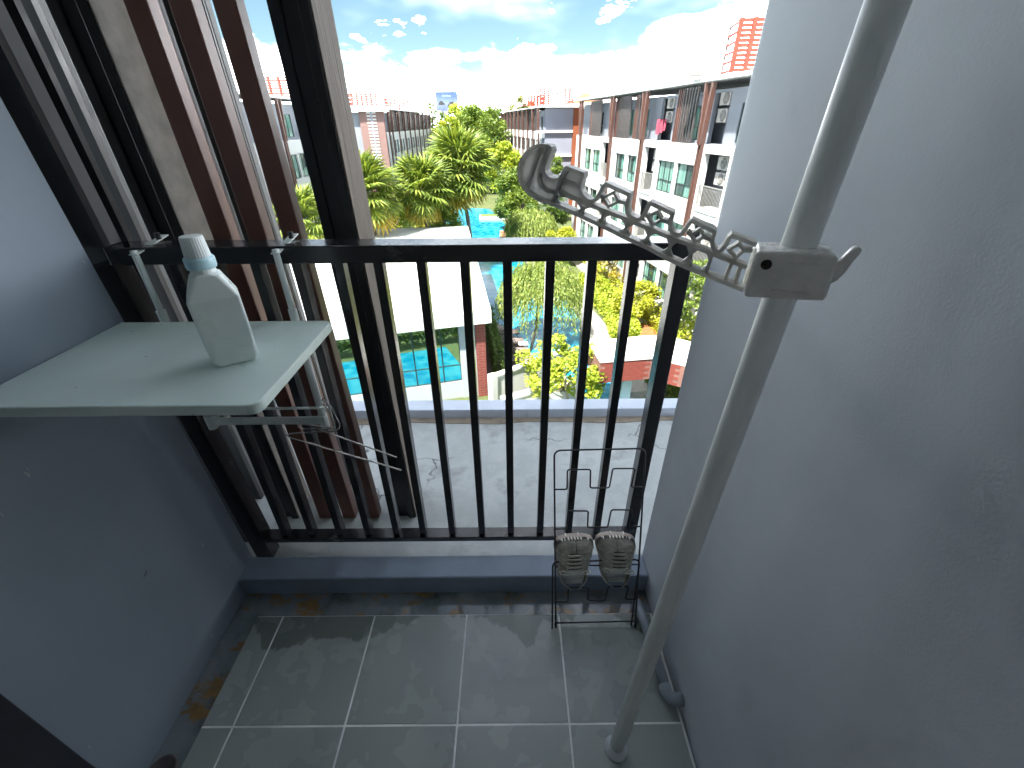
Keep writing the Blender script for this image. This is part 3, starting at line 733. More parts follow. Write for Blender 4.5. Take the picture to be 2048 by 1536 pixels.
# ------------------------------------------------------------------ buildings
def curtain_pane(name, a, bcol, gl):
    mt, t, b = nodes(name); v = texco(t)
    oi = t.nodes.new('ShaderNodeObjectInfo')
    wv = noise(t, texco(t, 'Object', (9, 1, .25)), 2.2, 3, .5)
    cc = mixc(t, mrange(t, wv, .38, .62), a, bcol)
    cc = mixc(t, mrange(t, oi.outputs['Random'], .72, .76, 0, 1), cc, gl)
    lk(t, cc, b.inputs['Base Color']); b.inputs['Roughness'].default_value = .07
    b.inputs['Coat Weight'].default_value = .6; b.inputs['Coat Roughness'].default_value = .03; return mt
m_pane = curtain_pane('mint_pane', (.075, .19, .16), (.16, .30, .255), (.022, .05, .045))
m_paned = curtain_pane('dark_pane', (.05, .10, .10), (.11, .17, .16), (.02, .035, .035))
_wc = {}
def window(parent, x0, x1, z0, z1, y, nx=2, pane=None, sill=True, split=True):
    pane = pane or m_pane; w, h = round(x1 - x0, 2), round(z1 - z0, 2); key = (w, h, nx, pane.name)
    zt = .38 * h
    if key not in _wc:
        f = .045; b = MB()
        b.box(0, w, -.05, .03, 0, f).box(0, w, -.05, .03, h - f, h).box(0, f, -.05, .03, f, h - f).box(w - f, w, -.05, .03, f, h - f)
        b.box(f, w - f, -.045, .025, zt - .025, zt + .025)
        for k in range(1, nx):
            x = w * k / nx; b.box(x - .022, x + .022, -.04, .02, f, zt - .025).box(x - .022, x + .022, -.04, .02, zt + .025, h - f)
        fm = b.mesh('window'); fm.materials.append(m_frame)
        pw = (w - 2 * f - .044 * (nx - 1)) / nx
        pl = MB().box(0, pw, -.012, 0, f, zt - .025).mesh('pane'); ph = MB().box(0, pw, -.012, 0, zt + .025, h - f).mesh('pane')
        pl.materials.append(pane); ph.materials.append(pane); _wc[key] = (fm, pl, ph, pw, f)
    fm, pl, ph, pw, f = _wc[key]
    o = put('window', fm, parent, (x0, y, z0))
    for k in range(nx):
        for p_ in (pl, ph): put('pane', p_, o, (f + k * (pw + .044), -.012, 0))
    return o
def wall_grid(L, z0, z1, holes, y0, y1, x0=0.0):
    xs_ = sorted({x0, L} | {h[0] for h in holes} | {h[1] for h in holes}); zs_ = sorted({z0, z1} | {h[2] for h in holes} | {h[3] for h in holes})
    b = MB()
    for a, c in zip(zs_[:-1], zs_[1:]):
        run = None
        for p, q in zip(xs_[:-1], xs_[1:]):
            mx_, mz = (p + q) / 2, (a + c) / 2
            solid = not any(h[0] < mx_ < h[1] and h[2] < mz < h[3] for h in holes)
            if solid: run = (run[0], q) if run else (p, q)
            if (not solid) and run: b.box(run[0], run[1], y0, y1, a, c); run = None
        if run: b.box(run[0], run[1], y0, y1, a, c)
    return b
BT, ST = .42, 2.85     # top of the white zone, storey height (world z)
def block(name, label, org, dxy, L, D, wins, recs, cols, tops, detail=True, panem=None, topwall=None):
    ang = math.atan2(dxy[1], dxy[0]); t = thing(name, label, 'building', (org[0], org[1], GZ), ang)
    Z = lambda z: z - GZ
    holes = []
    for s in range(3):
        zb = BT - ST * s
        for (a, c) in wins: holes.append((a, c, Z(zb - 2.52), Z(zb - .92)))
        for (a, c) in recs: holes.append((a, c, Z(zb - ST + .12), Z(zb - .35)))
    wall_grid(L, 0, Z(BT), holes, -.28, 0).build('wall', m_bwhite, t)
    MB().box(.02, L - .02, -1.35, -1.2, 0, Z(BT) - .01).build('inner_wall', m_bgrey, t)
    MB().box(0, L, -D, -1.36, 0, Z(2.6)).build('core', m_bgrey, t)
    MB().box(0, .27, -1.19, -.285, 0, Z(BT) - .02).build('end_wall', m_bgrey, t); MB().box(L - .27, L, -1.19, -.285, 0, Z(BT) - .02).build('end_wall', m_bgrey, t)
    for s in range(3):
        zb = BT - ST * s
        for (a, c) in wins:
            window(t, a + .01, c - .01, Z(zb - 2.51), Z(zb - .93), -.14, 2 if c - a < 1.9 else 3, panem)
            MB().box(a, c, -.30, -.285, Z(zb - 2.52), Z(zb - .92)).build('reveal', m_bgrey, t)
        for (a, c) in recs:
            MB().box(a + .01, c - .01, -1.19, .04, Z(zb - ST - .02), Z(zb - ST + .115)).build('balcony_slab', m_bwhite, t)
            b = MB(); n = int((c - a) / (.11 if detail else .2)); rz = Z(zb - ST + .12)
            b.box(a + .02, c - .02, -.05, -.01, rz + .98, rz + 1.03).box(a + .02, c - .02, -.045, -.015, rz + .06, rz + .10)
            for k in range(n): x = a + .05 + (c - a - .1) * k / max(1, n - 1); b.box(x - .011, x + .011, -.041, -.019, rz + .10, rz + .98)
            b.build('balcony_railing', m_grate, t)
    # top storey set back under the roof
    tw = topwall or m_bgrey
    holes = [(a, c, Z(.55), Z(2.05)) for a, c in tops['win']] + [(a, c, Z(.44), Z(2.5)) for a, c in tops['rec']]
    wall_grid(L, Z(BT) + .002, Z(2.62), holes, -.75, -.55).build('top_wall', tw, t)
    MB().box(.01, L - .01, -1.34, -.30, Z(BT) - .012, Z(BT)).build('top_slab', m_bwhite, t)
    for a, c in tops['win']:
        window(t, a + .01, c - .01, Z(.56), Z(2.04), -.62, 2, panem); MB().box(a, c, -.77, -.755, Z(.55), Z(2.05)).build('reveal', m_bgrey, t)
    for a, c in tops['slat']:
        b = MB(); n = max(3, int((c - a) / .2))
        if detail:
            if 'slat' not in _wc: _wc['slat'] = MB().box(-.04, .04, -.10, -.02, 0, 2.40).mesh('slat'); _wc['slat'].materials.append(m_slatd)
        for k in range(n):
            x = a + (c - a) * k / (n - 1)
            if detail: put('slat', _wc['slat'], t, (x, 0, Z(.40)))
            else: b.box(x - .035, x + .035, -.10, -.02, Z(.40), Z(2.80))
        b.box(a, c, -.105, -.09, Z(.40), Z(.46)).box(a, c, -.105, -.09, Z(2.6), Z(2.66)); b.build('slat_rail' if detail else 'slat_panel', m_slatd, t)
        b = MB()
        for k in range(3): b.box(c + .22 + .2 * k, c + .29 + .2 * k, -.5 + .1 * k, -.06, Z(.43), Z(2.78))
        b.build('brown_fin', m_bcol, t)
    for x in cols:
        b = MB()
        b.box(x - .17, x - .05, .0, .14, 0, Z(.40)).box(x + .05, x + .17, .0, .14, 0, Z(.40))
        b.hexa([(x - .17, 0, Z(.40)), (x - .03, 0, Z(.40)), (x - .03, .22, Z(.40)), (x - .17, .22, Z(.40)), (x - .42, .10, Z(2.86)), (x - .28, .10, Z(2.86)), (x - .28, .30, Z(2.86)), (x - .42, .30, Z(2.86))])
        b.hexa([(x + .03, 0, Z(.40)), (x + .17, 0, Z(.40)), (x + .17, .22, Z(.40)), (x + .03, .22, Z(.40)), (x + .14, .10, Z(2.86)), (x + .28, .10, Z(2.86)), (x + .28, .30, Z(2.86)), (x + .14, .30, Z(2.86))])
        b.build('column', m_bcol, t)
    b = MB(); b.hexa([(-.6, -D - .6, Z(3.6)), (L + .6, -D - .6, Z(3.6)), (L + .6, .32, Z(2.90)), (-.6, .32, Z(2.90)), (-.6, -D - .6, Z(3.85)), (L + .6, -D - .6, Z(3.85)), (L + .6, .32, Z(3.07)), (-.6, .32, Z(3.07))])
    b.build('roof', m_bwhite, t, bevel=.02)
    return t
def lx(Y): return (Y - 15.0) * 1.012
def span(a, c): return (lx(min(a, c)), lx(max(a, c)))
rb = block('apartment_building', 'near white apartment block with mint curtained windows, on the right', (10.55, 15.0), (-.155, 1), 29.9, 12,
    [span(20.9, 19.2), span(25.75, 23.95), span(27.95, 26.0), span(32.5, 31.0), span(34.7, 33.0), span(39.8, 38.0), span(41.9, 40.2)],
    [span(23.25, 21.2), span(30.0, 28.4), span(37.6, 36.1)],
    [lx(17), lx(23.6), lx(30.4), lx(35.75), lx(43.1)],
    dict(win=[span(22.0, 20.4), span(26.1, 24.7), span(32.6, 31.2), span(34.6, 33.3), span(40.6, 39.4), span(42.6, 41.2)], rec=[span(24.2, 22.9), span(29.6, 28.0), span(36.9, 35.9)],
         slat=[span(24.9, 26.2), span(31.6, 30.7)[::1], span(33.0, 35.0), span(38.6, 40.6)]))
# ---- air conditioners in the recesses
m_ac = M('ac_casing', (.36, .35, .33), .5, .05, 6, dirt=(.5, .48, .44), dscale=5, dlo=.6, dhi=.8)
m_acd = M('ac_fan_dark', (.10, .10, .10), .6)
def make_ac():
    t = thing('air_conditioner', 'x', 'air conditioner')
    MB().box(-.40, .40, -.28, 0, 0, .55).build('casing', m_ac, t, bevel=.02)
    MB().lathe([(0, 0), (.215, 0), (.235, .012), (.215, .02), (0, .006)], 24).build('fan_opening', m_acd, t, loc=(-.10, .001, .285), rot=(R(-90), 0, 0))
    b = MB()
    for r_ in (.075, .13, .185): b.tube([(r_ * math.cos(a), .024, r_ * math.sin(a)) for a in np.linspace(0, 2 * math.pi, 21)[:-1]], .008, 4, False, True)
    for k in range(8): a = k * math.pi / 4; b.bar((0.03 * math.cos(a), .024, .03 * math.sin(a)), (.22 * math.cos(a), .024, .22 * math.sin(a)), .012, .01)
    b.build('fan_grille', m_ac, t, loc=(-.10, 0, .285))
    b = MB(); b.box(-.36, -.30, -.26, -.02, -.05, 0).box(.30, .36, -.26, -.02, -.05, 0); b.build('bracket', m_slatd, t)
    return t
ac0 = make_ac(); ack = kids_of(ac0); first = True
ang = math.atan2(1, -.155); ux, uy = math.cos(ang), math.sin(ang)
bays = [('nearest recess', 22.35), ('middle recess', 29.2), ('farthest recess', 36.9)]
lev = ['top floor', 'third floor', 'second floor', 'first floor']
for nm, Y in bays:
    for li, l_ in enumerate(lev):
        for k, pos in enumerate(('upper', 'lower')):
            xl = lx(Y) if li else lx({22.35: 23.5, 29.2: 28.75, 36.9: 36.4}[Y])
            yl = -.62 if li == 0 else -.45
            z = (2.0 - .68 * k) if li == 0 else (BT - ST * (li - 1) - 1.0 - .66 * k)
            o = ac0 if first else copy_tree(ac0, ack); first = False
            o.location = (10.55 + ux * xl - uy * yl, 15 + uy * xl + ux * yl, z); o.rotation_euler = (0, 0, ang)
            tag(o, '%s air conditioner, %s of the near right block, %s' % (pos, l_, nm), 'air conditioner', 'air conditioners on the right hand block')
# laundry on the top floor
lt = thing('laundry', 'pink laundry hanging on the top floor balcony of the near block', 'laundry', (10.55 + ux * lx(28.9) + uy * .35, 15 + uy * lx(28.9) - ux * .35, .75), ang)
m_pink = M('pink_cloth', (.32, .05, .085), .9, .4, 5)
for k in range(3):
    b = MB(); xs_ = np.linspace(-.18, .18, 7)
    for zt, zb_, y0 in ((.75, .18 - .1 * k, -.05 + .06 * k),):
        top_ = [(x, y0 + .03 * math.sin(x * 30 + k), zt) for x in xs_]; bot = [(x * .85, y0 + .05 * math.sin(x * 26 + k * 2), zb_) for x in xs_]
        b.loft([top_, bot], False, False, False)
    o = b.build('cloth', m_pink, lt, loc=(-.3 + .3 * k, 0, 0)); o.modifiers.new('s', 'SOLIDIFY').thickness = .01

# far right block with lilac gable
fr = block('apartment_building', 'distant white apartment block with pale lilac gable and orange corner', (3.72, 62.3), (-.155, 1), 36, 14,
    [(1.2 + 3.6 * k + d, 2.4 + 3.6 * k + d) for k in range(9) for d in (0, 1.5)], [], [.3 + 3.6 * k for k in range(10)],
    dict(win=[(.8, 1.8)], rec=[], slat=[(2.5 + 3.6 * k, 4.6 + 3.6 * k) for k in range(9)]), False, m_paned)
Zf = lambda z: z - GZ
# gable cladding (local: x<0 faces us; depth runs to -y)
MB().box(-.35, -.005, -4.1, -.6, 0, Zf(2.85)).build('gable_panel', m_blilac, fr)
for zz in (.25, -2.4): MB().box(-.62, -.355, -4.1, .6, Zf(zz), Zf(zz + .25)).build('gable_ledge', m_bwhite, fr)
MB().box(-.55, -.005, -5.5, -4.11, 0, Zf(2.86)).build('gable_pier', m_orange, fr)
MB().box(-.75, -.56, -5.62, -5.44, 0, Zf(2.84)).build('white_post', m_bwhite, fr)
MB().box(-1.4, -.61, -9, .3, Zf(2.9), Zf(3.12)).build('gable_canopy', m_bwhite, fr)
# stair block between the two right-hand blocks
lb = thing('stair_block', 'orange rendered stair block between the two right hand blocks', 'building', (10.2, 60, GZ))
MB().box(-.9, 3.5, -3, 2.2, 0, Zf(2.7)).build('wall', m_orange, lb); MB().box(-1.2, 3.9, -3.4, 2.2, Zf(2.72), Zf(3.0)).build('roof', m_bwhite, lb)
MB().box(-.55, -.35, -3.12, -3.005, 0, Zf(2.6)).build('white_strip', m_bwhite, lb)

# left-hand blocks
lf = block('apartment_building', 'distant left apartment block with red brick corner and quoined strip', (-15.6, 102.0), (0, -1), 40, 14,
    [(1.0 + 3.9 * k + d, 2.2 + 3.9 * k + d) for k in range(9) for d in (0, 1.5)], [(35.9, 37.2)], [.3 + 3.9 * k for k in range(10)] + [37.3],
    dict(win=[(37.8, 38.8)], rec=[], slat=[(1.2 + 3.9 * k, 3.6 + 3.9 * k) for k in range(9)]), False, m_paned)
def brickmat(name, c1, c2, mortar, scale=1.0, mapping=(1, 1, 1), rot=(R(90), 0, 0)):
    mt, t, b = nodes(name); c = t.nodes.new('ShaderNodeTexCoord'); mpn = t.nodes.new('ShaderNodeMapping'); mpn.inputs['Rotation'].default_value = rot
    lk(t, c.outputs['Object'], mpn.inputs[0]); br = t.nodes.new('ShaderNodeTexBrick'); lk(t, mpn.outputs[0], br.inputs['Vector'])
    br.inputs['Color1'].default_value = (*c1, 1); br.inputs['Color2'].default_value = (*c2, 1); br.inputs['Mortar'].default_value = (*mortar, 1)
    br.inputs['Scale'].default_value = scale; br.inputs['Mortar Size'].default_value = .012; br.inputs['Brick Width'].default_value = .36; br.inputs['Row Height'].default_value = .13
    lk(t, br.outputs['Color'], b.inputs['Base Color']); b.inputs['Roughness'].default_value = .85; bump(t, b, br.outputs['Fac'], -.4, .01); return mt
m_brick = brickmat('red_brick', (.17, .034, .024), (.14, .027, .019), (.17, .085, .07))
m_brick2 = brickmat('pink_brick', (.145, .05, .045), (.12, .042, .037), (.18, .11, .10), 1.0, rot=(R(90), 0, R(90)))
# gable of the left block: local +x end faces us (x = 40)
MB().box(40.005, 40.3, -13.9, -2.6, 0, Zf(2.6)).build('gable_panel', m_bgrey, lf)
MB().box(40.005, 40.55, -2.59, .35, 0, Zf(2.62)).build('brick_corner', m_brick2, lf)
MB().box(40.552, 40.62, -1.18, -1.02, 0, Zf(2.6)).build('quoin_strip', M('blue_grey_strip', (.24, .28, .36), .6), lf)
qm = MB().box(0, .06, -.22, .22, 0, .17).mesh('quoin'); qm.materials.append(m_bwhite)
for k in range(34): put('quoin', qm, lf, (40.552, -1.43 if True else 0, .25 + k * .345)); put('quoin', qm, lf, (40.552, -.77, .25 + k * .345))
window(lf, 0, 1.9, 0, 2.3, 0, 2, m_paned).location = (0, 0, 0)
wn = [o for o in lf.children if o.name.startswith('window')][-1]; wn.location = (40.34, -5.6, Zf(-2.6)); wn.rotation_euler = (0, 0, R(-90))
wn2 = window(lf, 0, 1.9, 0, 2.3, 0, 2, m_paned); wn2.location = (40.34, -9.0, Zf(-2.6)); wn2.rotation_euler = (0, 0, R(-90))
MB().box(39.4, 41.1, -14, .9, Zf(2.63), Zf(3.15)).build('gable_parapet', m_bwhite, lf)
ln = block('apartment_building', 'nearer left apartment block glimpsed between the screen slats and columns', (-15.9, 47.0), (0, -1), 30, 12,
    [(1.0 + 3.9 * k + d, 2.4 + 3.9 * k + d) for k in range(7) for d in (0, 1.6)], [], [.3 + 3.9 * k for k in range(8)],
    dict(win=[(1.0 + 3.9 * k, 2.4 + 3.9 * k) for k in range(7)], rec=[], slat=[]), True)

# ---- terracotta lattice screens on the roofs
def lattice(label, loc, rz, w, h, nh, nv, d=1.6):
    t = thing('lattice_screen', label, 'roof screen', loc, rz, 'terracotta lattice screens on the roofs')
    for k in range(nh):
        z = h * (k + .5) / nh
        MB().box(0, w, -.06, .06, z - h / nh * .35, z + h / nh * .35).build('slat', m_terra, t)
    for k in range(nv + 1):
        x = w * k / nv; MB().box(x - .08, x + .08, -.09, .07, 0, h).build('upright', m_terra, t)
    for x in (0, w): MB().box(x - .045, x + .045, .1, d, h - .1, h).box(x - .045, x + .045, d - .05, d + .05, 0, h).build('frame', m_grate, t)
    for k in range(0, nh, 2): z = h * (k + .5) / nh; MB().box(-.04, .04, .09, d - .06, z - h / nh * .22, z + h / nh * .22).build('side_slat', m_terra, t)
    return t
lattice('tall terracotta lattice screen on the near right roof beside the wall', (9.15, 21.9, 3.1), R(-9), 2.6, 1.75, 11, 5)
lattice('terracotta lattice screen on the distant right roof', (3.9, 65.5, 3.3), R(2), 4.2, 1.75, 8, 8, 3)
lattice('lower terracotta lattice screen at the edge of the distant right roof', (2.4, 67.0, 3.2), R(20), 2.2, 1.2, 8, 5, 2)
lattice('larger terracotta lattice screen on the distant left roof, above the brick corner', (-20.6, 64, 3.1), 0, 4.1, 1.5, 7, 7, 4)
lattice('smaller terracotta lattice screen on the distant left roof, right of the larger', (-17.6, 71, 3.05), 0, 3.6, 1.35, 7, 6, 4)
lattice('terracotta lattice screen on the nearer left roof, between slat and column', (-19.5, 38, 2.95), R(5), 4.2, 1.4, 9, 6, 3)
# tank room boxes
tk = thing('roof_tank', 'pale square water tank on the distant right roof before the lattice', 'tank', (5.9, 64.4, 3.2))
MB().box(-.9, .9, -.5, .5, 0, 1.1).build('tank', m_bwhite, tk, bevel=.05); MB().box(-.65, .65, -.52, -.505, .2, .9).build('front_panel', m_grate, tk)
hs = thing('tiled_house', 'distant house with orange tiled roof above the right hand block', 'house', (11.8, 80, GZ))
MB().box(-3.5, 3.5, -2, 4, 0, 12.6).build('wall', m_bwhite, hs)
b = MB(); b.v = [(-4, -2.5, 12.6), (4, -2.5, 12.6), (4, 4.5, 12.6), (-4, 4.5, 12.6), (0, .5, 14.5), (0, 1.5, 14.5)]; b.f = [(0, 1, 4), (1, 2, 5, 4), (2, 3, 5), (3, 0, 4, 5), (3, 2, 1, 0)]
b.build('roof', M('orange_tiles', (.24, .10, .05), .8, .15, 3), hs)
# low windmill-like grey roof tips by the near lattice
vt = thing('roof_vent', 'grey sloping roof hatch beside the near terracotta lattice', 'roof hatch', (8.6, 24.4, 3.15), R(10))
b = MB(); b.loft([[(-.5, -.3, 0), (.5, -.3, 0), (.5, -.3, .45)], [(-.5, .3, 0), (.5, .3, 0), (.5, .3, .45)]]); b.build('hatch', m_grate, vt)

# ---- pavilion by the pool
FR = Vector((-.79, 16.19)); fd = Vector((.967, .254)); nin = Vector((-.254, .967)); BR = Vector((-3.09, 32.75))
FL = FR - fd * 13.5; BL = BR - Vector((.99, .10)) * 13
pv = thing('pool_pavilion', 'white flat roofed pool pavilion with large green glass panes', 'pavilion', (FR.x, FR.y, GZ), math.atan2(fd.y, fd.x))
inv = Matrix.Rotation(-math.atan2(fd.y, fd.x), 2)
def pl_(v): q = inv @ (Vector(v) - FR); return (q.x, q.y)
roofp = [pl_(FL), pl_(FR), pl_(BR), pl_(BL)]
m_roofw = M('pavilion_roof', (.50, .51, .50), .7, .05, .5, .1, 30, .003, dirt=(.30, .31, .30), dscale=1.4, dlo=.64, dhi=.8)
MB().prism(roofp, Zf(-5.52), Zf(-5.0)).build('roof', m_roofw, pv, bevel=.02)
def glassmat():
    mt, t, b = nodes('green_mirror_glass'); b.inputs['Base Color'].default_value = (.010, .030, .026, 1); b.inputs['Roughness'].default_value = .02
    b.inputs['Specular IOR Level'].default_value = .5
    gl = t.nodes.new('ShaderNodeBsdfGlossy'); gl.inputs['Color'].default_value = (.62, .85, .78, 1); gl.inputs['Roughness'].default_value = .012
    v = texco(t); bp = t.nodes.new('ShaderNodeBump'); bp.inputs['Strength'].default_value = .05; bp.inputs['Distance'].default_value = .02; lk(t, noise(t, v, .9, 2), bp.inputs['Height']); lk(t, bp.outputs[0], gl.inputs['Normal'])
    mx = t.nodes.new('ShaderNodeMixShader'); mx.inputs[0].default_value = .55; lk(t, b.outputs[0], mx.inputs[1]); lk(t, gl.outputs[0], mx.inputs[2])
    lk(t, mx.outputs[0], t.nodes['Material Output'].inputs[0]); return mt
m_glass = glassmat()
m_pvw = M('pavilion_wall', (.30, .325, .345), .7, .05, .8, .1, 40, .003)
WY = .62   # glass line set back from the fascia
MB().box(-13, -.95, WY - .03, WY + .25, 0, .86).build('base_wall', m_pvw, pv)
MB().box(-1.3, -.62, WY - .10, WY + .4, 0, Zf(-5.53)).build('white_pier', m_pvw, pv)
MB().box(-.615, -.22, WY - .22, 14, 0, Zf(-5.53)).build('brick_pier', m_brick, pv)
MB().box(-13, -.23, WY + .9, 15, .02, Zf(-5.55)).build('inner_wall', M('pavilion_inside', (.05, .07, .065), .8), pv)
xs_ = [-1.30, -2.06, -3.22, -4.9, -6.6, -8.3, -10, -11.5, -13]
for xa, xb in zip(xs_[:-1], xs_[1:]):
    for z0, z1 in ((.90, 1.62), (1.66, Zf(-5.56))):
        MB().box(xb + .028, xa - .028, WY + .03, WY + .045, z0, z1).build('glass_pane', m_glass, pv)
b = MB()
for x in xs_[1:]: b.box(x - .026, x + .026, WY, WY + .08, .86, Zf(-5.53))
b.build('mullion', m_frame, pv)
for z in (.862, 1.622): MB().box(-13, -1.305, WY + .004, WY + .076, z, z + .035).build('transom', m_frame, pv)
for (x, y) in ((-2.6, 3.2), (-2.9, 1.5), (-.7, 5.5)): MB().lathe([(0, 0), (.09, 0), (.07, .06), (0, .07)], 10).build('roof_outlet', m_grate, pv, loc=(x, y, Zf(-5.0)))

# ---- brick sided canopy over the bridge, right
cn = thing('bridge_canopy', 'low white topped footbridge with red brick sides over the pool, right', 'footbridge', (5.0, 15.0, GZ))
cp = lambda P: [(x - 5.0, y - 15.0) for x, y in P]
outl = [(3.35, 14.30), (5.364, 14.60), (6.40, 13.95), (9.5, 11.8), (10.4, 13.6), (6.9, 15.9), (6.3, 16.35), (5.427, 16.30), (3.15, 15.85)]
ins = [(3.45, 14.45), (5.38, 14.75), (6.45, 14.10), (9.5, 12.0), (10.25, 13.5), (6.85, 15.75), (6.25, 16.2), (5.44, 16.15), (3.28, 15.72)]
MB().prism(cp(outl), Zf(-7.25), Zf(-6.36)).build('brick_side', M('brick_mortar', (.17, .085, .07), .9), cn)
m_bp = M('brick_piece', (.155, .031, .022), .85, .22, 9, .4, 60, .003)
bk = MB().box(-.172, .172, -.014, .006, 0, .112).mesh('brick'); bk.materials.append(m_bp)
bkh = MB().box(-.083, .083, -.014, .006, 0, .112).mesh('brick'); bkh.materials.append(m_bp)
side = [o for o in cn.children if o.name.startswith('brick_side')][0]
for (xa, ya), (xb, yb) in zip(outl[:3], outl[1:4]):
    el = math.hypot(xb - xa, yb - ya); an = math.atan2(yb - ya, xb - xa); nb = int(el / .36)
    for row in range(7):
        for k in range(nb):
            d = .18 + .36 * k + (.18 if row % 2 else 0)
            if d + .17 > el: continue
            put('brick', bk, side, (xa - 5 + (xb - xa) * d / el, ya - 15 + (yb - ya) * d / el, Zf(-7.245) + row * .125), (0, 0, an))
MB().prism(cp([(x + (.04 if x > 5 else -.04), y + (.05 if y > 15 else -.05)) for x, y in outl]), Zf(-6.358), Zf(-6.2)).build('coping', m_bwhite, cn, bevel=.02)
MB().box(-.45, -.05, .25, 1.0, 0, Zf(-7.26)).build('pier', m_bwhite, cn); MB().box(3.4, 3.9, -1.6, -.9, 0, Zf(-7.26)).build('pier', m_bwhite, cn)
MB().box(.0, .14, .55, .69, Zf(-6.199), Zf(-6.17)).build('outlet', m_grate, cn)
sl = thing('concrete_slab', 'pale concrete slab bridging the water beside the brick canopy', 'slab', (5.5, 17.2, GZ), R(12))
MB().box(-.55, .55, -1.1, 1.1, .05, .42).build('slab', m_pave, sl, bevel=.02)
# white garden walls near the pavilion
gw = thing('garden_wall', 'white panelled garden wall running diagonally beside the brick pier', 'garden wall', (-.9, 15.75, GZ), math.atan2(1.9, 2.6))
MB().box(.30, 4.2, -.10, .10, 0, 1.35).build('wall', m_bwhite, gw); MB().box(.26, 4.25, -.15, .15, 1.352, 1.47).build('coping', m_bwhite, gw, bevel=.02); MB().box(-.05, .255, -.18, .18, 0, 1.5).build('end_pier', m_bwhite, gw, bevel=.02)
gw = thing('garden_wall', 'lower white wall in front, below the open yellow green tree', 'garden wall', (-.4, 14.7, GZ), math.atan2(1.2, 2.6))
MB().box(.0, 3.6, -.12, .12, 0, .95).build('wall', m_bwhite, gw); MB().box(-.03, 3.64, -.17, .17, .952, 1.05).build('coping', m_bwhite, gw)
# ---- sun loungers
m_lf = M('lounger_frame', (.025, .02, .02), .5); m_lm = M('lounger_mesh', (.16, .13, .125), .8, .15, 30)
def make_lounger():
    t = thing('sun_lounger', 'x', 'sun lounger')
    for y in (-.30, .30):
        b = MB(); b.bar((-.1, y, .32), (1.2, y, .32), .04, .04); b.build('side_rail', m_lf, t)
        MB().bar((1.2, y, .32), (1.75, y, .72), .04, .04).build('back_rail', m_lf, t)
        MB().bar((0.05, y, .32), (-.02, y, 0), .035, .035).build('leg', m_lf, t); MB().bar((1.1, y, .32), (1.25, y, 0), .035, .035).build('leg', m_lf, t)
        MB().tube([(.35, y, .34), (.42, y, .55), (.62, y, .58), (.72, y, .34)], .018, 6).build('arm_rest', m_lf, t)
    MB().box(-.1, 1.2, -.28, .28, .325, .345).build('seat', m_lm, t); b = MB(); b.hexa([(1.2, -.28, .325), (1.2, .28, .325), (1.75, .28, .725), (1.75, -.28, .725), (1.19, -.28, .345), (1.19, .28, .345), (1.74, .28, .745), (1.74, -.28, .745)]); b.build('backrest', m_lm, t)
    return t
lo0 = make_lounger(); lok = kids_of(lo0)
for i, (x, y, a, lab) in enumerate([(.95, 19.15, 178, 'dark sun lounger nearest the white garden wall'), (.75, 20.15, 180, 'dark sun lounger second from the white garden wall'), (.55, 21.35, 184, 'dark sun lounger third from the white garden wall'), (.3, 22.5, 186, 'dark sun lounger farthest from the white garden wall')]):
    o = lo0 if i == 0 else copy_tree(lo0, lok)
    o.location = (x, y, GZ + .14); o.rotation_euler = (0, 0, R(a)); tag(o, lab, 'sun lounger', 'sun loungers on the terrace')
sd = thing('side_table', 'small white topped side table between the sun loungers', 'side table', (.62, 20.75, GZ + .14))
MB().box(-.25, .25, -.2, .2, .40, .44).build('table_top', m_bwhite, sd)
for x in (-.2, .2):
    for y in (-.15, .15): MB().box(x - .02, x + .02, y - .02, y + .02, 0, .399).build('leg', m_lf, sd)
# wooden jetty by the far pool
jt = thing('timber_deck', 'brown timber deck steps at the edge of the far pool', 'deck', (.1, 49, GZ))
m_teak = M('teak', (.32, .15, .09), .7, .2, 6)
for k in range(6): MB().box(-1.3, 1.9, -1.2 + .42 * k, -.82 + .42 * k, .1, .22 + .05 * (k > 3)).build('plank', m_teak, jt)
# pool island planter
pi = thing('pool_planter', 'low white walled planter island in the far pool', 'planter', (-1.6, 59, GZ))
MB().box(-2.4, 2.2, -.8, .8, 0, .35).build('wall', m_bwhite, pi); stuff(MB().box(-2.2, 2.0, -.65, .65, .352, .42).build('lawn', M('lawn', (.10, .14, .03), .9, .3, 4), pi))
# ---- billboard
bb = thing('billboard', 'blue roadside billboard with two dark vehicles, above the far trees', 'billboard', (-13.3, 110, GZ))
def bbm():
    mt, t, b = nodes('billboard_print'); v = texco(t); n = noise(t, v, .5, 3)
    sp = t.nodes.new('ShaderNodeSeparateXYZ'); lk(t, v, sp.inputs[0])
    cc = ramp(t, mrange(t, sp.outputs['Z'], 12.8, 16.2), [(0, (.06, .085, .20)), (.4, (.13, .17, .26)), (.75, (.035, .075, .20)), (1, (.02, .05, .15))])
    lk(t, mixc(t, mrange(t, n, .4, .7, 0, .3), cc, (.10, .14, .22)), b.inputs['Base Color']); b.inputs['Roughness'].default_value = .5; return mt
MB().box(-2.35, 2.25, -.12, .12, 12.8, 16.25).build('panel', bbm(), bb)
m_veh = M('printed_vehicle', (.022, .024, .028), .5, .6, 3); m_let = M('printed_letters', (.20, .25, .34), .5)
def carp(cx, cz, s):
    P = [(-1, -.5), (-1, .0), (-.75, .15), (-.5, .55), (.3, .62), (.62, .2), (1, .08), (1, -.5), (.75, -.55), (.6, -.35), (.4, -.55), (-.4, -.55), (-.6, -.35), (-.75, -.55)]
    b = MB(); b.loft([[(cx + x * s, -.135, cz + z * s) for x, z in P], [(cx + x * s, -.124, cz + z * s) for x, z in P]]); b.build('printed_vehicle', m_veh, bb)
carp(-1.2, 14.2, .65); carp(1.05, 13.9, .95)
b = MB(); x = -1.0
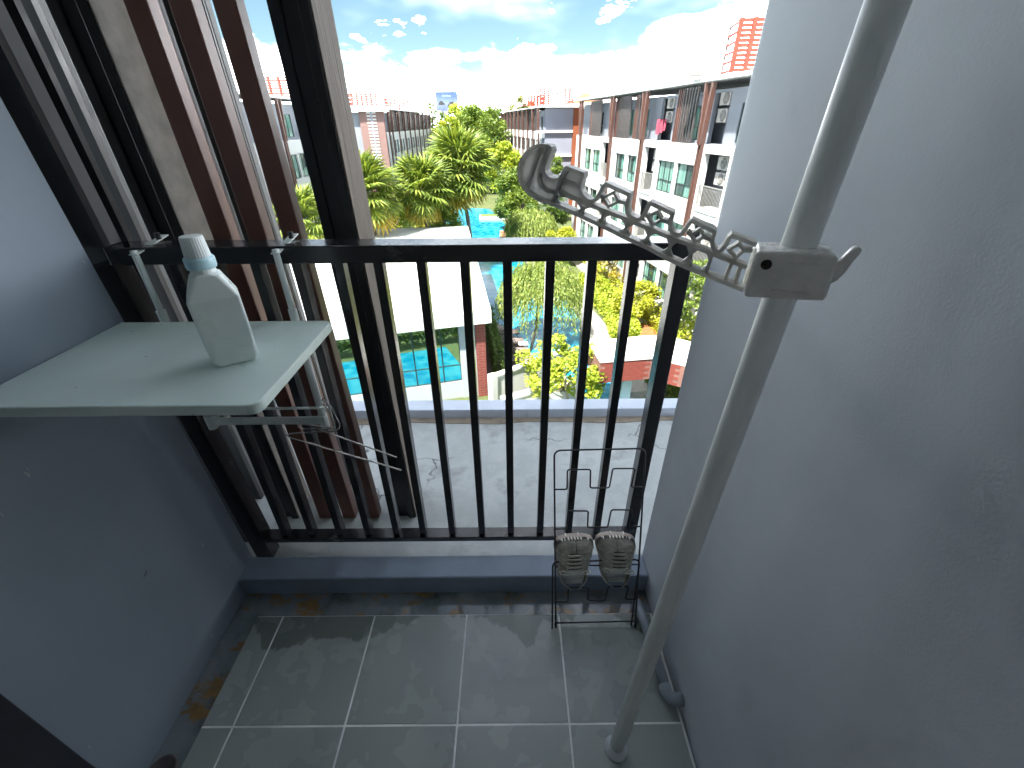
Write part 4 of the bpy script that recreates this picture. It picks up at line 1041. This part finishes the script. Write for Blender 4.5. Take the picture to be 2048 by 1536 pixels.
for k in range(9): w = .10 + .09 * ((k * 7) % 3) / 2; b.box(x, x + w, -.13, -.124, 15.35, 15.62 + .05 * (k % 2)); x += w + .07
b.build('printed_letters', m_let, bb)
b = MB()
for x in (-2.2, -1, .2, 1.4, 2.1): b.box(x - .07, x + .07, .15, .3, 0, 12.8)
for k in range(8): b.bar((-2.2 + .55 * k, .22, 11.9), (-1.9 + .55 * k, .22, 12.8), .05, .05)
b.box(-2.4, 2.3, -.5, .1, 12.62, 12.7); b.build('support_frame', m_grate, bb)
b = MB(); b.box(-2.75, -2.68, 0, .07, 12.5, 16.4).box(-2.95, -2.9, 0, .07, 12.5, 16.4)
for k in range(9): b.box(-2.93, -2.70, 0, .05, 12.7 + .4 * k, 12.76 + .4 * k)
b.build('ladder', m_grate, bb)

# ------------------------------------------------------------------ vegetation
def unit(v): return v / np.maximum(1e-9, np.linalg.norm(v, axis=1, keepdims=True))
def leaf_quads(c, size, upb=.5, asp=.5, droop=0.0, direct=None):
    n = len(c); nrm = rng.normal(size=(n, 3)); nrm[:, 2] = np.abs(nrm[:, 2]) + upb; nrm = unit(nrm)
    if direct is None:
        t_ = rng.normal(size=(n, 3)); t_[:, 2] -= droop
    else: t_ = direct + rng.normal(size=(n, 3)) * .25
    t_ = unit(t_ - nrm * np.sum(t_ * nrm, 1, keepdims=True) * (0 if direct is not None else 1)); u = unit(np.cross(nrm, t_))
    s = size * rng.uniform(.65, 1.35, (n, 1))
    p0 = c - t_ * s * .5; p1 = c + u * s * asp * .5; p2 = c + t_ * s * .5; p3 = c - u * s * asp * .5
    V = np.stack([p0, p1, p2, p3], 1).reshape(-1, 3); F = np.arange(4 * n).reshape(n, 4); return V, F
def crown_pts(n, rad, clumps, cr, flat=.75, low=-.7):
    d = unit(rng.normal(size=(clumps, 3))); r_ = rng.uniform(.35, 1.0, (clumps, 1)) ** .5
    cc = d * r_; cc[:, 2] = np.maximum(cc[:, 2], low); cc = cc * np.array(rad)
    w = rng.uniform(.4, 1.6, clumps); idx = rng.choice(clumps, n, p=w / w.sum())
    off = unit(rng.normal(size=(n, 3))) * (rng.uniform(0, 1, (n, 1)) ** .45) * cr * rng.uniform(.7, 1.2, clumps)[idx][:, None]
    off[:, 2] *= flat; return cc[idx] + off, cc
m_bark = M('bark', (.16, .125, .095), .9, .3, 12, .8, 20, .02, aniso=(1, 1, .3)); m_bark2 = M('pale_bark', (.28, .23, .18), .9, .25, 8, .6, 15, .02)
LM = dict(
    mid=leafmat('leaf_mid', (0.072, 0.124, 0.023), (0.150, 0.227, 0.039), (0.260, 0.338, 0.072)),
    dark=leafmat('leaf_dark', (0.039, 0.078, 0.021), (0.085, 0.150, 0.033), (0.156, 0.234, 0.052)),
    lime=leafmat('leaf_lime', (0.169, 0.234, 0.023), (0.325, 0.403, 0.039), (0.520, 0.559, 0.078)),
    yellow=leafmat('leaf_yellow', (.21, .245, .018), (.37, .40, .035), (.50, .50, .07)),
    pale=leafmat('leaf_pale', (0.169, 0.208, 0.058), (0.312, 0.351, 0.111), (0.468, 0.468, 0.182)),
    willow=leafmat('leaf_willow', (0.130, 0.195, 0.046), (0.247, 0.325, 0.078), (0.390, 0.442, 0.130)),
    rust=leafmat('leaf_rust', (.24, .22, .03), (.40, .34, .05), (.46, .29, .06)),
    palm=leafmat('leaf_palm', (0.10, 0.155, 0.03), (0.20, 0.27, 0.045), (0.31, 0.36, 0.07), .35),
    palmy=leafmat('leaf_palm_old', (0.312, 0.260, 0.039), (0.468, 0.364, 0.058), (0.546, 0.390, 0.078), .35))
def tree(label, base, top, rad, n, size, mat, clumps=26, cr=None, name='tree', cat='tree', bark=None, group='trees in the courtyard', upb=.5, asp=.55, trunk_r=.12, dz=0, low=-.7):
    cx = (top[0], top[1], top[2]); t = thing(name, label, cat, base, 0, group)
    rel = Vector(cx) - Vector(base); cr = cr or min(rad) * .42
    pts, cc = crown_pts(n, rad, clumps, cr, low=low)
    V, F = leaf_quads(pts + np.array(rel), size, upb, asp)
    me = np_mesh('crown', V, F); me.materials.append(LM[mat]); put('crown', me, t)
    b = MB(); f = rel * .72
    b.tube([(0, 0, -.05), (f.x * .3 + .04, f.y * .3, f.z * .4), (f.x * .7, f.y * .7, f.z * .75), (f.x, f.y, rel.z - rad[2] * .2)], [trunk_r, trunk_r * .8, trunk_r * .62, trunk_r * .4], 8)
    for k in range(min(9, len(cc))):
        e = Vector(cc[k]) * .8 + rel; s0 = Vector((f.x * .75, f.y * .75, rel.z - rad[2] * .75)); mid = s0.lerp(e, .5) + Vector((0, 0, -.08 * rad[2]))
        b.tube([s0, mid, e], [trunk_r * .42, trunk_r * .28, trunk_r * .08], 6)
    b.build('trunk', bark or m_bark, t, smooth=True); return t
# crown centres in world coordinates
tree('open yellow green tree low in front of the footbridge', (2.4, 15.6, GZ), (2.15, 15.5, -7.35), (1.85, 1.5, 1.35), 5200, .17, 'lime', 40, .42, upb=.8, bark=m_bark2, trunk_r=.07)
tree('round bright yellow green tree beside the leafy hedge', (7.0, 24.3, GZ), (7.1, 24.2, -7.5), (1.25, 1.2, 1.25), 5200, .17, 'yellow', 24, .5, trunk_r=.07)
tree('spindly rust and yellow tree behind the leafy hedge', (6.5, 30.5, GZ), (6.7, 31, -7.6), (1.2, 1.2, 1.1), 2600, .17, 'rust', 22, .42, trunk_r=.05)
tree('tall lime green tree left of the hanger hook', (-1.0, 60, GZ), (-1.1, 60, -3.3), (2.4, 2.2, 3.0), 7000, .34, 'lime', 30, .95, trunk_r=.16)
tree('broad green tree by the far pool terrace', (1.6, 48, GZ), (.9, 48, -5.0), (2.7, 2.4, 2.4), 9000, .26, 'mid', 36, .85, trunk_r=.14)
tree('dark green tree against the corner of the near right block', (3.6, 44, GZ), (3.4, 43, -5.9), (1.7, 1.7, 1.9), 5200, .24, 'dark', 24, .65)
tree('slim green tree in front of the lilac gable', (4.6, 55, GZ), (4.6, 55, -3.8), (1.25, 1.2, 2.0), 3600, .26, 'mid', 20, .55)
tree('yellow shrub tree beside the near right block', (4.4, 37, GZ), (4.3, 37.5, -7.2), (1.35, 1.3, 1.2), 4600, .19, 'yellow', 22, .5, trunk_r=.06)
tree('tall dense tree behind the palms at the courtyard end', (-4.5, 82, GZ), (-4.5, 82, -1.4), (4.4, 3.6, 5.2), 12000, .46, 'mid', 46, 1.4, trunk_r=.3)
tree('thin topped tall tree left of the dense courtyard tree', (-8.2, 88, GZ), (-8.0, 88, -1.2), (3.4, 3, 5.0), 8000, .46, 'lime', 40, 1.1, trunk_r=.25)
tree('tall pale tree rising behind the distant right roof', (2.2, 108, GZ), (2.4, 108, 1.8), (3.0, 2.6, 4.2), 5200, .5, 'pale', 30, 1.0, trunk_r=.25)
tree('tall dark tree at the end of the distant right block', (-1.2, 96, GZ), (-1.5, 95, -1.6), (3.0, 3.0, 5.0), 8000, .46, 'dark', 36, 1.2, trunk_r=.25)
tree('golden green tree by the end of the distant left block', (-11.5, 98, GZ), (-11.5, 98, -1.4), (3.6, 3, 3.2), 6000, .46, 'yellow', 30, 1.1, trunk_r=.25)
tree('green tree at the right edge beyond the last baluster', (7.4, 17.6, GZ), (7.5, 17.2, -4.7), (.9, .9, 1.3), 3000, .16, 'mid', 22, .4, trunk_r=.05)
tree('low light green bush tree at the right edge behind the footbridge', (7.5, 17.4, GZ), (7.75, 17.6, -6.9), (1.0, .9, .9), 2800, .15, 'lime', 20, .42, trunk_r=.05)
tree('yellow green shrub tree under the palms, left', (-10, 36, GZ), (-9.8, 36, -5.2), (2.6, 1.8, 1.6), 6000, .22, 'lime', 28, .7)
tree('golden shrub tree behind the pavilion roof', (-6.6, 40, GZ), (-6.6, 40, -5.6), (2.4, 1.8, 1.8), 6000, .22, 'yellow', 28, .7)
tree('small olive tree at the terrace edge near the far pool', (-.4, 52, GZ), (-.7, 52, -7.0), (1.1, 1.1, 1.0), 2600, .22, 'dark', 18, .5)
# willows: drooping strands
def willow(label, base, c, rad, strands, mat, size=.11):
    t = thing('willow_tree', label, 'willow', base, 0, 'willow like trees in the courtyard'); rel = np.array(c) - np.array(base)
    d = unit(rng.normal(size=(strands, 3))); d[:, 2] = np.abs(d[:, 2]) * .9 + .05; s0 = d * np.array(rad) * rng.uniform(.45, 1, (strands, 1)) ** .5
    per = 26; tt = np.linspace(0, 1, per)[None, :, None]; ln_ = rng.uniform(.5, 1.25, (strands, 1, 1)) * rad[2]
    outv = d.copy(); outv[:, 2] = 0
    P = s0[:, None, :] + outv[:, None, :] * (tt * .35 * ln_) + np.array([0, 0, -1.0])[None, None, :] * (tt ** 1.4) * ln_ + rng.normal(size=(strands, per, 3)) * .035
    dirs = outv[:, None, :] * .35 + np.array([0, 0, -1.])[None, None, :] * (.3 + tt)
    V, F = leaf_quads(P.reshape(-1, 3) + rel, size, .2, .26, 0, unit(np.broadcast_to(dirs, P.shape).reshape(-1, 3)))
    me = np_mesh('crown', V, F); me.materials.append(LM[mat]); put('crown', me, t)
    b = MB(); r_ = Vector(rel); b.tube([(0, 0, 0), (r_.x * .2 + .15, r_.y * .2, r_.z * .4), (r_.x * .8, r_.y * .8, r_.z)], [.09, .07, .05], 8)
    for k in range(10): e = Vector(s0[k]) + r_; b.tube([(r_.x * .6, r_.y * .6, r_.z * .75), (Vector((r_.x * .6, r_.y * .6, r_.z * .75)).lerp(e, .5) + Vector((0, 0, .15))), e], [.04, .03, .012], 6)
    b.build('trunk', m_bark, t, smooth=True); return t
willow('weeping willow leaning over the pool behind the sun loungers', (1.05, 21.1, GZ), (1.6, 22.2, -6.2), (2.1, 1.7, 1.8), 1000, 'willow', .17)
willow('pale feathery tree beyond the railing below the hanger tip', (2.3, 41, GZ), (1.8, 40.5, -6.5), (2.2, 1.7, 1.6), 800, 'willow', .24)
willow('small feathery tree between willow and leafy hedge', (3.4, 34.5, GZ), (3.2, 34.5, -7.4), (1.1, 1.0, 1.2), 220, 'mid', .18)
# hedges
def hedge(label, pts, w, h, n, size, mat, z0=GZ):
    t = thing('hedge', label, 'hedge', (pts[0][0], pts[0][1], z0)); o = np.array([pts[0][0], pts[0][1]])
    segs = [(np.array(a), np.array(c)) for a, c in zip(pts[:-1], pts[1:])]; L = [np.linalg.norm(c - a) for a, c in segs]; P = []
    for (a, c), l_ in zip(segs, L):
        k = int(n * l_ / sum(L)); tt = rng.uniform(0, 1, (k, 1)); xy = a + (c - a) * tt; dd = (c - a) / l_; nn_ = np.array([-dd[1], dd[0]])
        s_ = rng.uniform(-1, 1, (k, 1)); zz = h * rng.uniform(0, 1, (k, 1)) ** .6
        s_ = np.sign(s_) * np.abs(s_) ** .4; xy = xy + nn_ * s_ * w / 2; P.append(np.hstack([xy - o, zz + rng.normal(size=(k, 1)) * .05 * h]))
    P = np.vstack(P); V, F = leaf_quads(P, size, .5, .6); me = np_mesh('foliage', V, F); me.materials.append(LM[mat]); put('foliage', me, t)
    b = MB()
    for (a, c), l_ in zip(segs, L):
        for k in range(max(2, int(l_ / .8))):
            q = a + (c - a) * (k + .5) / max(2, int(l_ / .8)) - o; b.tube([(q[0], q[1], 0), (q[0] + .04, q[1], h * .7)], [.03, .015], 5)
    b.build('stem', m_bark, t); return t
hedge('thick leafy green hedge between pool path and near right block', [(6.15, 21.0), (6.5, 25.0), (5.7, 31.5)], 1.5, 1.2, 9000, .17, 'lime')
hedge('clipped dark ivy hedge along the brick side of the pavilion', [(-.55, 17.1), (-1.3, 22.6)], .45, 2.0, 4200, .12, 'dark')
hedge('bushy fern bed at the foot of the brick pier', [(-.75, 17.4), (.1, 17.9)], .7, .7, 1800, .18, 'mid')
hedge('long shrub border at the foot of the near right block', [(9.2, 18.5), (7.9, 30), (6.4, 40)], 1.2, 1.1, 7000, .18, 'yellow')
hedge('shrub border under the footbridge at the right edge', [(6.3, 17.2), (8.6, 15.4)], 1.0, .9, 2600, .14, 'mid')
hedge('planted border in front of the home block, mirrored in the pavilion glass', [(-15, 6.6), (-3, 9.2), (1, 10)], 1.6, 1.6, 9000, .22, 'mid')
hedge('shrub border at the foot of the distant right block', [(2.4, 60), (-2.4, 92)], 2.2, 2.2, 6000, .34, 'lime')
hedge('shrub border along the left blocks', [(-12.5, 40), (-12.0, 100)], 2.5, 2.6, 9000, .38, 'mid')
# fan palms
def fan_mesh(nseg=22, spread=R(285), rl_=1.0, stalk=.9):
    V, F = [], []
    for k in range(nseg):
        a = -spread / 2 + spread * k / (nseg - 1) + math.pi / 2; L = rl_ * (.78 + .22 * math.cos((k / (nseg - 1) - .5) * 2.4)) * random.uniform(.92, 1.05)
        da = spread / nseg * .52; dr = -.18 - .10 * abs(math.cos(a))
        P = lambda r_, ang_, z: (r_ * math.cos(ang_), stalk + r_ * math.sin(ang_), z)
        b0 = len(V); V += [P(.03, a, 0), P(L * .55, a - da, .0), P(L * .55, a, .05), P(L * .55, a + da, 0), P(L * .86, a - da * .25, dr * .45), P(L * .86, a + da * .25, dr * .45), P(L, a, dr)]
        F += [(b0, b0 + 1, b0 + 2), (b0, b0 + 2, b0 + 3), (b0 + 1, b0 + 4, b0 + 2), (b0 + 2, b0 + 5, b0 + 3), (b0 + 2, b0 + 4, b0 + 5), (b0 + 4, b0 + 6, b0 + 5)]
    b0 = len(V); w = .02
    V += [(-w, 0, 0), (w, 0, 0), (w * .7, stalk, .0), (-w * .7, stalk, .0), (0, 0, -.03), (0, stalk, -.02)]
    F += [(b0, b0 + 1, b0 + 2), (b0, b0 + 2, b0 + 3), (b0, b0 + 3, b0 + 5), (b0, b0 + 5, b0 + 4), (b0 + 1, b0 + 4, b0 + 5), (b0 + 1, b0 + 5, b0 + 2)]
    me = bpy.data.meshes.new('leaf'); me.from_pydata(V, [], F); me.update(); return me
fans = []
for mt in ('palm', 'palm', 'palmy'):
    f_ = fan_mesh(); f_.materials.append(LM[mt]); fans.append(f_)
m_ptrunk = M('palm_trunk', (.20, .155, .12), .9, .3, 6, .8, 14, .03, aniso=(1, 1, 3))
def palm(label, base, c, r_, nl=34, lean_=0):
    t = thing('fan_palm', label, 'palm', base, 0, 'fan palms beside the pool'); rel = Vector(c) - Vector(base)
    n = 14; pts = [(rel.x * (k / n) ** 1.4, rel.y * (k / n) ** 1.4, rel.z * k / n) for k in range(n + 1)]
    MB().tube(pts, [.17 - .05 * k / n + (.012 if k % 2 else 0) for k in range(n + 1)], 10).build('trunk', m_ptrunk, t, smooth=True)
    for k in range(nl):
        f = k / nl; el = R(82 - 150 * f ** 1.1 + random.uniform(-9, 9)); az_ = k * 2.39996 + random.uniform(-.2, .2)
        me = fans[2] if f > .86 else fans[k % 2]
        o = put('leaf', me, t, (rel.x, rel.y, rel.z - .25 * f), (el, random.uniform(-.35, .35), az_)); s = r_ / 1.9 * random.uniform(.88, 1.1); o.scale = (s, s, s)
        o.rotation_mode = 'XYZ'
    return t
palm('tallest fan palm, standing at the pool edge behind the pavilion', (-3.3, 38, GZ), (-3.9, 37, -1.65), 3.3, 62)
palm('shorter fan palm left of the tallest one', (-6.2, 33.8, GZ), (-6.2, 33.2, -2.6), 2.6, 54)
palm('fan palm beside the timber sided screen column', (-9.3, 30.6, GZ), (-9.2, 30.2, -2.3), 2.6, 50)
palm('small fan palm seen between brown slat and black column', (-11.9, 26.2, GZ), (-11.8, 26, -3.2), 2.0, 36)
palm('young fan palm low behind the pavilion roof', (-5.2, 35.5, GZ), (-5.2, 35.5, -5.0), 1.6, 26)
# distant wooded skyline
P = []
for k in range(240):
    x = rng.uniform(-260, 260); y = rng.uniform(190, 330); h = rng.uniform(9, 15) + 4 * math.exp(-((x + 32) / 18) ** 2)
    q = unit(rng.normal(size=(170, 3))) * rng.uniform(.5, 1, (170, 1)) ** .4 * np.array([8, 6, h * .55]); P.append(q + np.array([x, y, GZ + h * .6]))
V, F = leaf_quads(np.vstack(P), 1.7, .6, .7); me = np_mesh('distant_wood', V, F); me.materials.append(LM['dark'])
o = put('distant_wood', me); stuff(o); tag(o, 'distant dark green wood along the skyline', 'wood')
# mulch and small pots
mu = thing('mulch_bed', 'patch of orange mulch beside the near right block', 'mulch bed', (8.2, 23.3, GZ))
b = MB(); b.lathe([(0, 0), (1.3, 0), (1.1, .12), (.5, .22), (0, .24)], 18); b.build('mulch', M('orange_mulch', (.28, .10, .035), .95, .4, 14, .9, 20, .05), mu)
